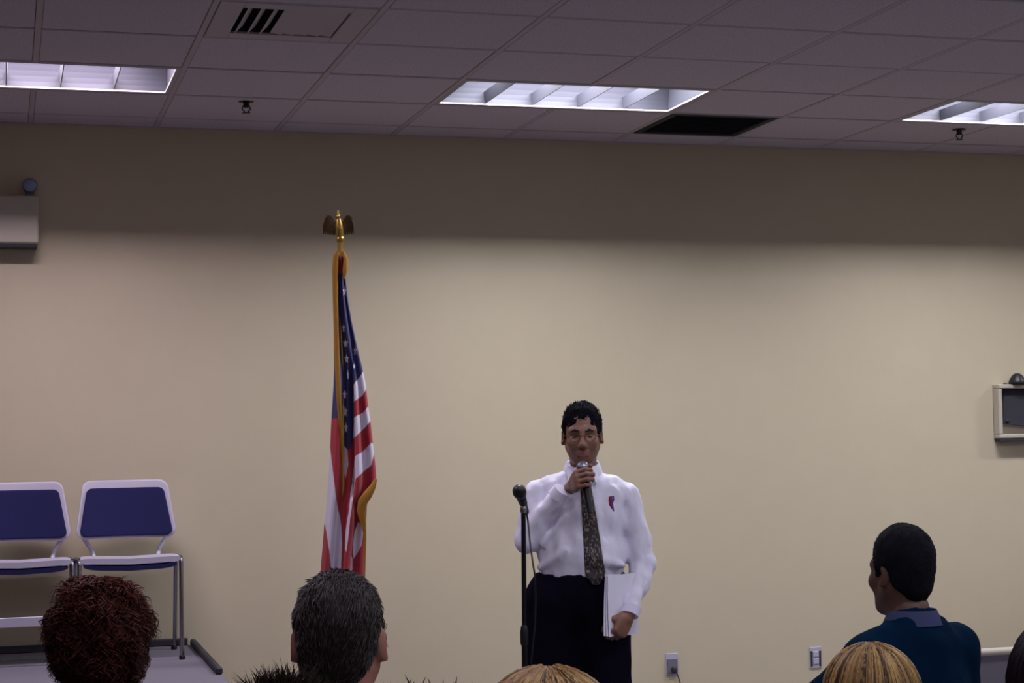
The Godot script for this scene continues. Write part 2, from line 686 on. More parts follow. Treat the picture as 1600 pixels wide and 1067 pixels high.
var M_housing: ArrayMesh
var M_reflector: ArrayMesh
func fixtures() -> void:
	M_housing = housing_mesh()
	M_reflector = reflector_mesh()
	var ceil_node := get_node("ceiling")
	for i in 5:
		for q in 5:
			var k := -6 + q * 4
			var at := Vector3(X0 + (k + 1) * C, CH + 0.004, ZL + (4 * i - 0.5) * C)
			if at.z > ZB - 0.3: continue
			if q == 0: continue   # the far left bay is unlit
			var color := Color(0.985, 0.925, 1.0) if q <= 1 else LIGHT_COLOR
			var power := 0.75 if q == 1 else 1.0
			if i == 0 and q >= 1 and q <= 3:
				var lab: String = ["recessed louvred fluorescent ceiling light cut by the left edge of the picture", "recessed louvred fluorescent ceiling light seen whole, next to the dark return grille", "recessed louvred fluorescent ceiling light cut by the right edge of the picture"][q - 1]
				var o := thing("ceiling_light", lab, "light", at, 0, "louvred ceiling lights in front of the wall")
				make_fixture(true, o, color, power)
			else:
				var o := Node3D.new()
				o.name = "light_fixture"
				ceil_node.add_child(o, true)
				o.position = at
				make_fixture(i == 0, o, color, power)

func ceiling_fittings() -> void:
	# supply diffuser in cell 0, row 2: a flat panel with a louvred opening in its middle
	var at := Vector3(X0 + 0.5 * C, CH + 0.004, ZL + 1.5 * C)
	var o := thing("air_diffuser", "pale square ceiling air diffuser with slanted slats above the flag", "vent", at)
	var b := MB.new()
	var s := C - 0.03
	var hx := 0.2
	var hz := 0.21
	for g: float in [-1.0, 1.0]:
		b.box(Vector3(g * (s / 2 + hx) / 2, 0, 0), Vector3(s / 2 - hx, 0.01, s), 0.002)
		b.box(Vector3(0, 0, g * (s / 2 + hz) / 2), Vector3(hx * 2, 0.01, s / 2 - hz), 0.002)
	part("panel", b.mesh(), M.tbar, o)
	var bk := MB.new()
	bk.box(Vector3(0, 0.085, 0), Vector3(hx * 2 + 0.02, 0.01, hz * 2 + 0.02), 0.0)
	for g: float in [-1.0, 1.0]:
		bk.box(Vector3(g * (hx + 0.006), 0.045, 0), Vector3(0.008, 0.08, hz * 2), 0.0)
		bk.box(Vector3(0, 0.045, g * (hz + 0.006)), Vector3(hx * 2, 0.08, 0.008), 0.0)
	part("duct_box", bk.mesh(), M.grille, o)
	for i in 8:
		var m := MB.new()
		m.box(Vector3(-hx + 0.035 + i * 0.048, 0.012 if i < 3 else 0.002, 0), Vector3(0.045 if i < 3 else 0.0465, 0.003, hz * 2 - 0.004), 0.001, Basis(Vector3.BACK, -0.12 if i > 2 else 0.75))
		part("slat", m.mesh(), M.tbar, o)
	# dark return grille in cell 4, row -1
	at = Vector3(X0 + 4.5 * C, CH + 0.004, ZL - 1.5 * C)
	o = thing("return_grille", "dark return air grille in the ceiling beside the middle light", "vent", at)
	b = MB.new()
	for g: float in [-1.0, 1.0]:
		b.box(Vector3(g * (s / 2 - 0.018), 0, 0), Vector3(0.036, 0.01, s), 0.002)
		b.box(Vector3(0, 0, g * (s / 2 - 0.018)), Vector3(s - 0.072, 0.01, 0.036), 0.002)
	part("frame", b.mesh(), M.grille, o)
	bk = MB.new()
	bk.box(Vector3(0, 0.08, 0), Vector3(s, 0.01, s), 0.0)
	for g: float in [-1.0, 1.0]:
		bk.box(Vector3(g * (s / 2 - 0.004), 0.042, 0), Vector3(0.008, 0.072, s), 0.0)
		bk.box(Vector3(0, 0.042, g * (s / 2 - 0.004)), Vector3(s, 0.072, 0.008), 0.0)
	part("duct_box", bk.mesh(), M.black, o)
	for i in 15:
		var m := MB.new()
		m.box(Vector3(0, 0.006, -s / 2 + 0.05 + i * (s - 0.1) / 14.0), Vector3(s - 0.075, 0.002, 0.022), 0.0005, Basis(Vector3.RIGHT, 0.7))
		part("slat", m.mesh(), M.grille, o)
	# sprinkler heads
	for q in [[Vector3(1.0825, CH, -8.20), "dark ceiling sprinkler head left of the middle light, above the flag"], [Vector3(4.861, CH, -8.262), "dark ceiling sprinkler head just behind the right-hand light"]]:
		var t := thing("sprinkler_head", q[1], "sprinkler", q[0], 0, "ceiling sprinklers")
		var e := MB.new()
		e.lathe([[0.036, -0.002], [0.036, 0.0], [0.03, 0.001]].duplicate(), 20, Vector3(0, 0.0, 0))
		part("escutcheon", e.mesh(), M.dull_brass, t)
		var f := MB.new()
		f.lathe([[0.012, -0.028], [0.014, -0.018], [0.014, 0.0]], 14)
		for g: float in [-1.0, 1.0]:
			f.tube([Vector3(g * 0.013, -0.02, 0), Vector3(g * 0.02, -0.035, 0), Vector3(g * 0.006, -0.052, 0)], 0.003, 6)
		part("frame", f.mesh(), M.black_metal, t)
		var d := MB.new()
		d.lathe([[0.004, -0.056], [0.02, -0.055], [0.02, -0.053], [0.004, -0.05]], 16)
		part("deflector", d.mesh(), M.black_metal, t)

# ---------------------------------------------------------------- platform and chairs
const PH := 0.54
const PX := 0.914
func platform() -> void:
	var o := thing("stage_platform", "low grey carpeted platform under the two chairs, edged with a dark kerb", "platform")
	var zf := -6.6
	part("deck", boxmesh(Vector3(PX - XA - 0.04, 0.04, zf - WZ - 0.002), 0.004, Vector3((PX + XA) / 2 + 0.02, PH - 0.02, (zf + WZ) / 2 + 0.001)), M.deck, o)
	part("skirt", boxmesh(Vector3(PX - XA - 0.07, PH - 0.04, zf - WZ - 0.03), 0.004, Vector3((PX + XA) / 2 + 0.005, (PH - 0.04) / 2, (zf + WZ) / 2 - 0.013)), M.dark, o)
	part("kerb", boxmesh(Vector3(0.030, 0.032, -WZ - 7.84 - 0.03), 0.008, Vector3(PX - 0.015, PH + 0.016, (WZ - 7.84) / 2 + 0.012)), M.dark, o)
	part("cove_strip", boxmesh(Vector3(PX - XA - 0.08, 0.036, 0.022), 0.006, Vector3((PX + XA) / 2, PH + 0.018, WZ + 0.013)), M.dark, o)

func rounded_panel(hw_b: float, hw_t: float, y0: float, y1: float, r: float, z_of: Callable, thick: float) -> MB:
	# outline with rounded corners, bent along y, with a domed front
	var pts := []
	var cs := [[-hw_b + r, y0 + r, PI, 1.5 * PI], [hw_b - r, y0 + r, 1.5 * PI, TAU], [hw_t - r, y1 - r, 0.0, PI / 2], [-hw_t + r, y1 - r, PI / 2, PI]]
	for c in cs:
		for i in 6:
			var a: float = lerpf(c[2], c[3], i / 5.0)
			pts.append(Vector2(c[0] + cos(a) * r, c[1] + sin(a) * r))
		# points along the straight side, so that the curved panel stays smooth
		var nx: Array = cs[(cs.find(c) + 1) % 4]
		var e0: Vector2 = pts[-1]
		var e1 := Vector2(nx[0] + cos(nx[2]) * r, nx[1] + sin(nx[2]) * r)
		for i in range(1, 8): pts.append(e0.lerp(e1, i / 8.0))
	var mid := Vector2(0, (y0 + y1) / 2)
	var b := MB.new()
	var rings := []
	for q in [[1.0, -thick / 2], [1.0, thick * 0.25], [0.985, thick * 0.42], [0.96, thick * 0.5], [0.9, thick * 0.52], [0.7, thick * 0.52], [0.5, thick * 0.52], [0.3, thick * 0.52], [0.12, thick * 0.52]]:
		var ring := []
		for t in pts:
			var u: Vector2 = mid + (t - mid) * q[0]
			ring.append(Vector3(u.x, u.y, q[1] + z_of.call(u.x, u.y)))
		rings.append(ring)
	b.loft(rings, true, true)
	return b

func make_chair(label: String, at: Vector3, bar: bool) -> Node3D:
	var o := thing("stacking_chair", label, "chair", at, 0, "navy stacking chairs on the platform")
	var zb := func(x: float, y: float) -> float: return -0.33 - (y - 0.56) * 0.28 + x * x * 0.9
	part("back_shell", rounded_panel(0.236, 0.208, 0.555, 0.835, 0.045, zb, 0.016).mesh(), M.plastic, o)
	var zp := func(x: float, y: float) -> float: return -0.315 - (y - 0.56) * 0.28 + x * x * 0.9
	part("back_pad", rounded_panel(0.217, 0.187, 0.568, 0.798, 0.03, zp, 0.03).mesh(), M.navy, o)
	# seat: pale shell whose rounded front lip shows, over a navy cushion edge
	var sh := MB.new()
	var pad := MB.new()
	for q in [[sh, 0.232, 0.487, 0.034], [pad, 0.215, 0.462, 0.03]]:
		var b: MB = q[0]
		var rings := []
		for i in 11:
			var t := i / 10.0
			var z := 0.0 - t * 0.40
			var hw: float = q[1] - 0.012 * t
			var y: float = q[2] - 0.03 * t - 0.012 * pow(1.0 - t, 6.0) * 1.2
			var h: float = q[3] / 2
			var ring := []
			for j in 20:
				var a := TAU * j / 20
				var ca := cos(a)
				var sa := sin(a)
				var e := 0.35
				var px: float = signf(ca) * pow(absf(ca), e) * hw
				var py: float = signf(sa) * pow(absf(sa), 0.7) * h
				ring.append(Vector3(px, y + py - 0.012 * (1.0 - pow(absf(px) / hw, 2.0)), z))
			ring.reverse()
			rings.append(ring)
		b.loft(rings, true, true)
	part("seat_shell", sh.mesh(), M.plastic, o)
	part("seat_pad", pad.mesh(), M.navy, o)
	for s: float in [-1.0, 1.0]:
		var l := MB.new()
		l.tube([Vector3(s * 0.236, 0.47, -0.2), Vector3(s * 0.233, 0.475, -0.03), Vector3(s * 0.233, 0.455, 0.0), Vector3(s * 0.2335, 0.2, 0.006), Vector3(s * 0.234, 0.015, 0.01)], 0.0105, 10)
		part("leg", l.mesh(), M.chrome, o)
		l = MB.new()
		l.tube([Vector3(s * 0.236, 0.468, -0.18), Vector3(s * 0.238, 0.462, -0.34), Vector3(s * 0.242, 0.43, -0.37), Vector3(s * 0.238, 0.015, -0.40)], 0.0105, 10)
		part("leg", l.mesh(), M.chrome, o)
		l = MB.new()
		l.tube([Vector3(s * 0.15, 0.46, -0.30), Vector3(s * 0.16, 0.50, -0.345), Vector3(s * 0.195, 0.555, -0.35), Vector3(s * 0.205, 0.62, -0.36)], 0.011, 8)
		part("back_bracket", l.mesh(), M.plastic, o)
		for z in [0.01, -0.40]:
			l = MB.new()
			l.lathe([[0.014, 0.0], [0.015, 0.012], [0.012, 0.02]], 12, Vector3(s * (0.234 if z > 0 else 0.234), 0, z))
			part("foot_glide", l.mesh(), M.black, o)
	if bar:
		part("crossbar", boxmesh(Vector3(0.47, 0.046, 0.014), 0.004, Vector3(0, 0.205, 0.004)), M.plastic, o)
	return o

func chairs() -> void:
	make_chair("navy padded chair with pale plastic shell, nearer the platform's dark kerb", Vector3(0.56, PH, -8.45), false)
	make_chair("navy padded chair with pale shell and low crossbar, cut by the picture's left edge", Vector3(0.062, PH, -8.45), true)

# ---------------------------------------------------------------- things on the wall
func outlet(label: String, at: Vector3, plugged: bool) -> void:
	var o := thing("wall_outlet", label, "outlet", at, 0, "outlets low on the wall")
	part("cover_plate", boxmesh(Vector3(0.07, 0.115, 0.006), 0.002, Vector3(0, 0, 0.003)), M.plastic, o)
	if plugged:
		part("receptacle", boxmesh(Vector3(0.058, 0.078, 0.012), 0.004, Vector3(0, -0.009, 0.01)), M.grey, o)
		var b := MB.new()
		b.box(Vector3(0.004, -0.028, 0.03), Vector3(0.026, 0.03, 0.034), 0.006)
		part("plug", b.mesh(), M.dark, o)
		b = MB.new()
		var pts := []
		for i in 14:
			var t := i / 13.0
			pts.append(Vector3(0.006 + 0.026 * sin(t * 3.0), -0.03 - t * 0.222, 0.045 + 0.01 * sin(t * 5.0)))
		b.tube(pts, 0.0035, 8)
		part("cord", b.mesh(), M.dark, o)
	else:
		for s: float in [-1.0, 1.0]:
			part("receptacle", boxmesh(Vector3(0.034, 0.03, 0.006), 0.004, Vector3(0, s * 0.02, 0.008)), M.plastic, o)
			part("socket_recess", boxmesh(Vector3(0.012, 0.085, 0.003), 0.001, Vector3(s * 0.026, -0.006, 0.0065)), M.dark, o)

func wall_things() -> void:
	outlet("grey wall outlet with a plugged-in cord, beside the speaker's trousers", Vector3(3.461, 0.312, WZ), true)
	outlet("pale wall outlet with dark sides, low on the wall beside the teal jacket", Vector3(4.312, 0.305, WZ), false)
	# emergency light
	var o := thing("emergency_light", "beige wall-mounted emergency light box with a lamp head on top", "light", Vector3(0.0, 2.655, WZ))
	var b := MB.new()
	b.box(Vector3(0, 0, 0.055), Vector3(0.31, 0.235, 0.11), 0.008)
	part("case", b.mesh(), M.beige_metal, o)
	part("base_rail", boxmesh(Vector3(0.296, 0.022, 0.1), 0.004, Vector3(0, -0.128, 0.052)), M.dark, o)
	for s: float in [-1.0, 1.0]:
		var h := MB.new()
		h.lathe([[0.024, 0.0], [0.022, 0.012], [0.018, 0.03]], 14, Vector3(s * 0.115, 0.117, 0.055))
		var bs := Basis(Vector3.RIGHT, 1.25)
		h.lathe([[0.018, -0.035], [0.03, -0.02], [0.036, 0.012], [0.037, 0.02]], 20, Vector3(s * 0.115, 0.168, 0.055), bs)
		var hd := part("lamp_head", h.mesh(), M.grey, o)
		var g := MB.new()
		g.lathe([[0.034, 0.018], [0.03, 0.024], [0.015, 0.028], [0.002, 0.029]], 20, Vector3(s * 0.115, 0.168, 0.055), bs)
		part("lens", g.mesh(), M.lens, hd)
	# open cabinet
	o = thing("wall_cabinet", "beige wall cabinet with an open dark front at the right edge", "cabinet", Vector3(5.467, 1.653, WZ))
	var wd := 0.42
	var ht := 0.31
	var dp := 0.065
	part("back_panel", boxmesh(Vector3(wd, ht, 0.008), 0.001, Vector3(wd / 2, 0, 0.004)), M.beige_metal, o)
	b = MB.new()
	for s: float in [-1.0, 1.0]:
		b.box(Vector3(wd / 2, s * (ht / 2 - 0.012), dp / 2), Vector3(wd, 0.024, dp), 0.004)
		b.box(Vector3(wd / 2 + s * (wd / 2 - 0.012), 0, dp / 2), Vector3(0.024, ht - 0.048, dp), 0.004)
	part("frame", b.mesh(), M.beige_metal, o)
	part("bottom_rail", boxmesh(Vector3(wd - 0.01, 0.018, dp), 0.003, Vector3(wd / 2, -ht / 2 - 0.009, dp / 2 - 0.004)), M.dark, o)
	b = MB.new()
	b.box(Vector3(wd / 2 + 0.01, 0.025, 0.034), Vector3(wd - 0.07, 0.235, 0.008), 0.003, Basis(Vector3.BACK, -0.12) * Basis(Vector3.RIGHT, -0.1))
	part("inner_flap", b.mesh(), M.grille, o)
	b = MB.new()
	b.lathe([[0.006, 0.0], [0.01, 0.006], [0.011, 0.02], [0.004, 0.024]], 14, Vector3(0.062, -0.055, 0.034), Basis(Vector3.RIGHT, PI / 2))
	part("knob", b.mesh(), M.dark, o)
	var t := thing("sensor", "small dark rounded sensor sitting on top of the wall cabinet", "sensor", Vector3(5.60, 1.653 + ht / 2, WZ + 0.0515))
	b = MB.new()
	b.lathe([[0.045, 0.0], [0.05, 0.004], [0.048, 0.02], [0.03, 0.05], [0.012, 0.062]], 20)
	part("body", b.mesh(), M.black, t)
	# low partition on the right
	o = thing("low_partition", "low grey panel with a pale rounded top rail, between the right-hand people", "partition", Vector3(6.0, 0, -8.55))
	part("panel", boxmesh(Vector3(2.0, 0.335, 0.03), 0.004, Vector3(0, 0.1675, 0)), M.partition, o)
	b = MB.new()
	b.tube([Vector3(-1.005, 0.348, 0.005), Vector3(1.005, 0.348, 0.005)], 0.022, 14)
	part("top_rail", b.mesh(), M.beige_metal, o)

# ---------------------------------------------------------------- flag on its pole
func curve(tab: Array, v: float) -> float:
	for i in tab.size() - 1:
		if v <= tab[i + 1][0]:
			return lerpf(tab[i][1], tab[i + 1][1], clampf((v - tab[i][0]) / (tab[i + 1][0] - tab[i][0]), 0, 1))
	return tab[-1][1]

const FL := [[398, 526], [430, 522.5], [520, 522], [570, 522], [600, 521], [640, 518], [670, 516], [700, 514.5], [735, 512], [775, 509], [805, 506], [820, 504], [850, 501.5], [885, 498], [960, 494], [1010, 492]]
const FR := [[398, 538], [430, 541], [470, 545], [500, 550], [540, 558], [575, 566], [600, 571], [640, 575], [660, 578], [700, 582], [735, 585.5], [757, 586], [770, 582], [785, 571], [820, 569], [840, 568], [860, 566.5], [905, 565], [960, 562], [1010, 558]]

func flag_texture() -> ImageTexture:
	var W := 200
	var H := 610
	var red := Color(0.60, 0.10, 0.16)
	var white := Color(0.80, 0.77, 0.83)
	var blue := Color(0.125, 0.115, 0.33)
	var polys := [
		[white, [[500, 740], [512, 700], [515, 700], [517, 720], [522, 765], [526, 795], [529, 807], [530.5, 820], [531.5, 850], [529, 900], [527, 1010], [516, 1010], [514.5, 890], [512, 860], [508, 832], [504.5, 812], [496, 812]]],
		[white, [[551, 742], [546, 765], [543, 795], [540, 810], [537, 830], [536, 856], [538, 860], [541, 840], [544.5, 808], [549, 780], [554, 745]]],
		[white, [[557, 815], [562, 818], [564.5, 830], [562, 850], [556, 862], [549, 872], [548, 850], [551, 830]]],
		[white, [[545, 866], [548, 872], [547, 905], [547, 1010], [542, 1010], [543, 900]]],
		[white, [[536, 690], [541, 699], [542.5, 725], [538.5, 747], [535, 735]]],
		[white, [[552, 602], [567, 576], [574, 600], [573, 606], [566, 618], [552, 628]]],
		[white, [[552, 652], [566, 645], [576, 633], [580, 656], [567, 670], [550, 686]]],
		[white, [[553, 712], [566, 705], [578, 692], [584, 694], [584, 704], [578, 727], [566, 737], [554, 747], [548, 752]]],
		[blue, [[523, 430], [543, 424], [547, 480], [553, 510], [562, 545], [570, 573], [564, 586], [552, 600], [552, 660], [549, 692], [544, 704], [540, 700], [534, 694], [530, 660], [527, 653], [515, 653], [516, 600], [520, 560]]],
	]
	var im := Image.create(W, H, false, Image.FORMAT_RGB8)
	im.fill(red)
	for q in polys:
		var pv := PackedVector2Array()
		var lo := 1e9
		var hi := -1e9
		for t in q[1]:
			pv.append(Vector2(t[0], t[1]))
			lo = minf(lo, t[1])
			hi = maxf(hi, t[1])
		for y in range(maxi(0, int(lo) - 400), mini(H, int(hi) - 399)):
			var v := 400.0 + y
			var a := curve(FL, v)
			var b := curve(FR, v)
			for x in W:
				if Geometry2D.is_point_in_polygon(Vector2(lerpf(a, b, (x + 0.5) / W), v + 0.5), pv):
					im.set_pixel(x, y, q[0])
	# stars, foreshortened by the folds
	for s in [[539.5, 455, 3.0, 9.0], [537.5, 513, 2.2, 8.0], [540, 537, 4.5, 7.5], [541.5, 561, 4.0, 8.0], [555, 548, 3.0, 8.5], [553.5, 572, 2.4, 6.0], [543.5, 586, 2.0, 9.0], [538, 617, 3.4, 8.0], [538.5, 643, 4.2, 9.5], [539.5, 668, 3.4, 9.5]]:
		var star := PackedVector2Array()
		for i in 10:
			var r := 1.0 if i % 2 == 0 else 0.5
			var a := -PI / 2 + TAU * i / 10
			star.append(Vector2(s[0] + cos(a) * r * s[2], s[1] + sin(a) * r * s[3]))
		for y in range(int(s[1] - s[3]) - 401, int(s[1] + s[3]) - 398):
			var v := 400.0 + y
			var a := curve(FL, v)
			var b := curve(FR, v)
			for x in W:
				if Geometry2D.is_point_in_polygon(Vector2(lerpf(a, b, (x + 0.5) / W), v + 0.5), star):
					im.set_pixel(x, y, white)
	return ImageTexture.create_from_image(im)

func fy(v: float) -> float: return 2.6193 - (v - 330.0) / 336.0
func fx(u: float) -> float: return (u - 531.0) / 336.0

func fold(s: float, t: float) -> float:   # depth of the cloth's front
	var a := 0.006 + 0.038 * t
	var u := 400.0 + 610.0 * t
	var at := (lerpf(curve(FL, u), curve(FR, u), s) - 549.0) / 4.0
	var crease := 0.03 * exp(-at * at) * smoothstep(520.0, 600.0, u) * (1.0 - smoothstep(740.0, 830.0, u))
	return 0.018 - crease + a * (sin(s * 13.5 - 0.8 + 1.3 * t) * 0.7 + sin(s * 26.0 + 2.0 + t * 3.0) * 0.35) + 0.02 * t

func flag() -> void:
	var at := Vector3(1.4945, 0, -8.1)
	var turn := -0.18
	var o := thing("flagpole", "tall indoor flagpole topped by a dull brass eagle", "flagpole", at, turn)
	var b := MB.new()
	b.tube([Vector3(0.008, 0.06, 0), Vector3(0.008, fy(362), 0)], 0.0125, 14)
	part("pole", b.mesh(), M.brass, o)
	b = MB.new()
	b.lathe([[0.15, 0.0], [0.15, 0.02], [0.12, 0.035], [0.05, 0.05], [0.025, 0.07], [0.022, 0.2]], 32, Vector3(0.008, 0, 0))
	part("base", b.mesh(), M.brass, o)
	var e := MB.new()   # eagle: ball, body, head, tail
	e.lathe([[0.014, 0.0], [0.02, 0.012], [0.02, 0.022], [0.012, 0.034], [0.009, 0.05]], 18, Vector3(0.008, fy(378), 0))
	e.tube([Vector3(0.004, fy(374), 0.0), Vector3(0.006, fy(362), 0.01), Vector3(0.003, fy(350), 0.012), Vector3(0.0, fy(341), 0.014)], [0.012, 0.019, 0.017, 0.01], 12)
	e.ball(Vector3(-0.001, fy(337), 0.018), Vector3(0.010, 0.011, 0.012), 8)
	e.tube([Vector3(-0.003, fy(337), 0.026), Vector3(-0.009, fy(338.5), 0.036)], [0.005, 0.001], 6)
	e.tube([Vector3(0.0, fy(336), 0.0), Vector3(0.0, fy(327), -0.004)], [0.004, 0.0045], 8)
	var body := part("eagle", e.mesh(), M.brass, o)
	for s: float in [-1.0, 1.0]:
		var w := MB.new()
		for i in 7:   # feathers fan out from the wing's arched top
			var t := i / 6.0
			var top := Vector3(s * (0.012 + 0.045 * t), fy(350 - 15 * sin(t * 2.2)), 0.004)
			var tip := Vector3(s * (0.018 + 0.052 * t), fy(366 - 2 * t), -0.008)
			w.tube([top, top.lerp(tip, 0.5) + Vector3(s * 0.004, 0, 0), tip], [0.007, 0.008, 0.003], 6, 0.4, Vector3.BACK)
		part("wing", w.mesh(), M.dull_brass, body)
	# the flag
	var f := thing("flag", "hanging furled flag with stars, red and white stripes and gold fringe", "flag", at, turn)
	var cl := MB.new()
	cl.has_uv = true
	var rows := 90
	var nc := 48
	var first := 0
	for i in rows + 1:
		var t := float(i) / rows
		var v := 400.0 + 610.0 * t
		var xa := fx(curve(FL, v))
		var xb := fx(curve(FR, v))
		for j in nc + 1:
			var s := float(j) / nc
			var edge := sqrt(maxf(0.0, 1.0 - pow(2 * s - 1, 6.0)))
			cl.p(Vector3(lerpf(xa, xb, s), fy(v), fold(s, t) * edge), Vector2(s, t))
		for j in nc + 1:
			var s := 1.0 - float(j) / nc
			var edge := sqrt(maxf(0.0, 1.0 - pow(2 * s - 1, 6.0)))
			cl.p(Vector3(lerpf(xa, xb, s), fy(v), (-0.02 - 0.035 * t + 0.012 * t * sin(s * 17.0)) * edge), Vector2(s, t))
	var n := (nc + 1) * 2
	for i in rows:
		for j in n:
			var k := (j + 1) % n
			cl.quad(first + i * n + j, first + (i + 1) * n + j, first + (i + 1) * n + k, first + i * n + k)
	var m := mat(Color.WHITE, 0.7)
	m.albedo_texture = flag_texture()
	m.texture_repeat = false
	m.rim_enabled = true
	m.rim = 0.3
	part("cloth", cl.mesh(), m, f)
	var g := MB.new()   # gold fringe along the hoist edge
	var pts := []
	var rr := []
	for q in [[393, 531, 4.0], [400, 526.5, 4.5], [420, 525, 4.8], [470, 525, 4.2], [520, 526, 4.0], [570, 527, 4.2], [610, 528.5, 4.0], [640, 529.5, 3.4], [670, 531, 2.6], [700, 532.5, 2.0], [722, 533.5, 0.8]]:
		var t: float = (q[0] - 400.0) / 610.0
		var s: float = clampf((q[1] - curve(FL, q[0])) / (curve(FR, q[0]) - curve(FL, q[0])), 0.0, 1.0)
		pts.append(Vector3(fx(q[1]), fy(q[0]), fold(s, maxf(t, 0.0)) + 0.012))
		rr.append(q[2] / 336.0)
	g.tube(pts, rr, 10, 0.4, Vector3.BACK)
	part("fringe", g.mesh(), M.gold, f)
	g = MB.new()
	pts = []
	rr = []
	for q in [[748, 585.0, 2.0], [760, 580, 5.0], [772, 572, 7.5], [783, 564, 8.0], [797, 562, 7.5], [811, 564, 5.5], [824, 566, 3.2], [845, 567, 2.0], [880, 566, 1.5], [930, 564, 1.5]]:
		var t: float = (q[0] - 400.0) / 610.0
		pts.append(Vector3(fx(q[1]), fy(q[0]), 0.05 - 0.02 * absf(t - 0.62)))
		rr.append(q[2] / 336.0)
	g.tube(pts, rr, 10, 0.5, Vector3.BACK)
	part("fringe", g.mesh(), M.gold, f)
	g = MB.new()   # gold cord gathered round the pole's top, with its tassel
	g.tube([Vector3(fx(538), fy(392), 0.016), Vector3(fx(542), fy(405), 0.022), Vector3(fx(541), fy(422), 0.026), Vector3(fx(539), fy(436), 0.026)], [0.006, 0.011, 0.012, 0.003], 8)
	part("tassel", g.mesh(), M.gold, f)
	g = MB.new()
	g.ball(Vector3(fx(532.5), fy(402), 0.024), Vector3(0.008, 0.017, 0.008), 7)
	part("cord_knot", g.mesh(), M.knot, f)

# ---------------------------------------------------------------- people
var head_cache := {}
func head_parts(cell: float) -> Array:
	if head_cache.has(cell): return head_cache[cell]
	var f := Field.new(Vector3(-0.105, -0.2, -0.135), Vector3(0.105, 0.145, 0.145), cell)
	f.ell(Vector3(0, 0.035, -0.012), Vector3(0.075, 0.088, 0.097), 0.02)
	f.ell(Vector3(0, -0.035, 0.028), Vector3(0.060, 0.078, 0.062), 0.03)
	f.ell(Vector3(0, -0.088, 0.060), Vector3(0.027, 0.021, 0.024), 0.03)
	for s: float in [-1.0, 1.0]:
		f.cap(Vector3(s * 0.053, -0.04, -0.002), Vector3(s * 0.02, -0.09, 0.055), 0.018, 0.016, 0.02)
		f.cap(Vector3(s * 0.012, 0.024, 0.081), Vector3(s * 0.046, 0.023, 0.063), 0.012, 0.011, 0.016)
		f.ell(Vector3(s * 0.042, -0.022, 0.062), Vector3(0.021, 0.02, 0.02), 0.02)
		f.ell(Vector3(s * 0.031, 0.003, 0.097), Vector3(0.018, 0.0125, 0.020), 0.012, Basis(), true)
		f.ell(Vector3(s * 0.0105, -0.034, 0.098), Vector3(0.009, 0.008, 0.011), 0.008)
		f.ell(Vector3(s * 0.079, -0.004, -0.012), Vector3(0.0075, 0.030, 0.019), 0.009, Basis(Vector3.UP, s * 0.6) * Basis(Vector3.RIGHT, -0.15))
		f.ell(Vector3(s * 0.085, -0.002, -0.003), Vector3(0.005, 0.019, 0.010), 0.006, Basis(Vector3.UP, s * 0.6), true)
	f.cap(Vector3(0, 0.012, 0.086), Vector3(0, -0.028, 0.106), 0.008, 0.011, 0.014)
	f.cap(Vector3(-0.02, -0.0585, 0.084), Vector3(0.02, -0.0585, 0.084), 0.006, 0.006, 0.008)
	f.cap(Vector3(-0.017, -0.069, 0.084), Vector3(0.017, -0.069, 0.084), 0.007, 0.007, 0.006)
	f.cap(Vector3(0, -0.05, -0.022), Vector3(0, -0.19, -0.034), 0.054, 0.058, 0.03)
	head_cache[cell] = f.nets()
	return head_cache[cell]

func add_head(mb: MB, t: Transform3D, cell: float, skin: Color, lip: Color, stubble: float) -> void:
	var h := head_parts(cell)
	var first := mb.v.size()
	mb.c = skin
	mb.has_col = true
	mb.add(h[0], h[1], t)
	var hv: PackedVector3Array = h[0]
	for i in hv.size():
		var q := hv[i]
		var ml := clampf(1.4 - Vector2(q.x / 0.017, (q.y + 0.0645) / 0.0085).length(), 0.0, 1.0)
		if q.z > 0.07 and ml > 0.0:
			mb.col[first + i] = skin.lerp(lip, ml)
		elif stubble > 0.0 and q.z > 0.0 and q.y < -0.036 and q.y > -0.12:
			var a := smoothstep(-0.036, -0.055, q.y) * stubble
			mb.col[first + i] = skin.lerp(Color(0.03, 0.022, 0.022), a)

func face_parts(o: Node, t: Transform3D, hair: Color, iris: Color) -> void:
	for s: float in [-1.0, 1.0]:
		var e := MB.new()
		e.has_col = true
		e.c = Color(0.20, 0.17, 0.16)
		e.ball(Vector3.ZERO, Vector3.ONE * 0.0115, 8, Basis(Vector3.RIGHT, PI / 2))
		for i in e.v.size():
			if e.v[i].z > 0.0085: e.col[i] = iris
			if e.v[i].z > 0.0109: e.col[i] = Color(0.005, 0.005, 0.005)
		var n := part("eye", e.mesh(), M.eye, o)
		n.transform = t * Transform3D(Basis.from_scale(Vector3(1.05, 0.62, 1.0)), Vector3(s * 0.031, 0.002, 0.0705))
		var b := MB.new()
		b.c = hair
		b.has_col = true
		b.tube([t * Vector3(s * 0.012, 0.021, 0.094), t * Vector3(s * 0.03, 0.027, 0.088), t * Vector3(s * 0.05, 0.02, 0.072)], [0.0045, 0.005, 0.002], 6)
		part("eyebrow", b.mesh(), M.eye, o)

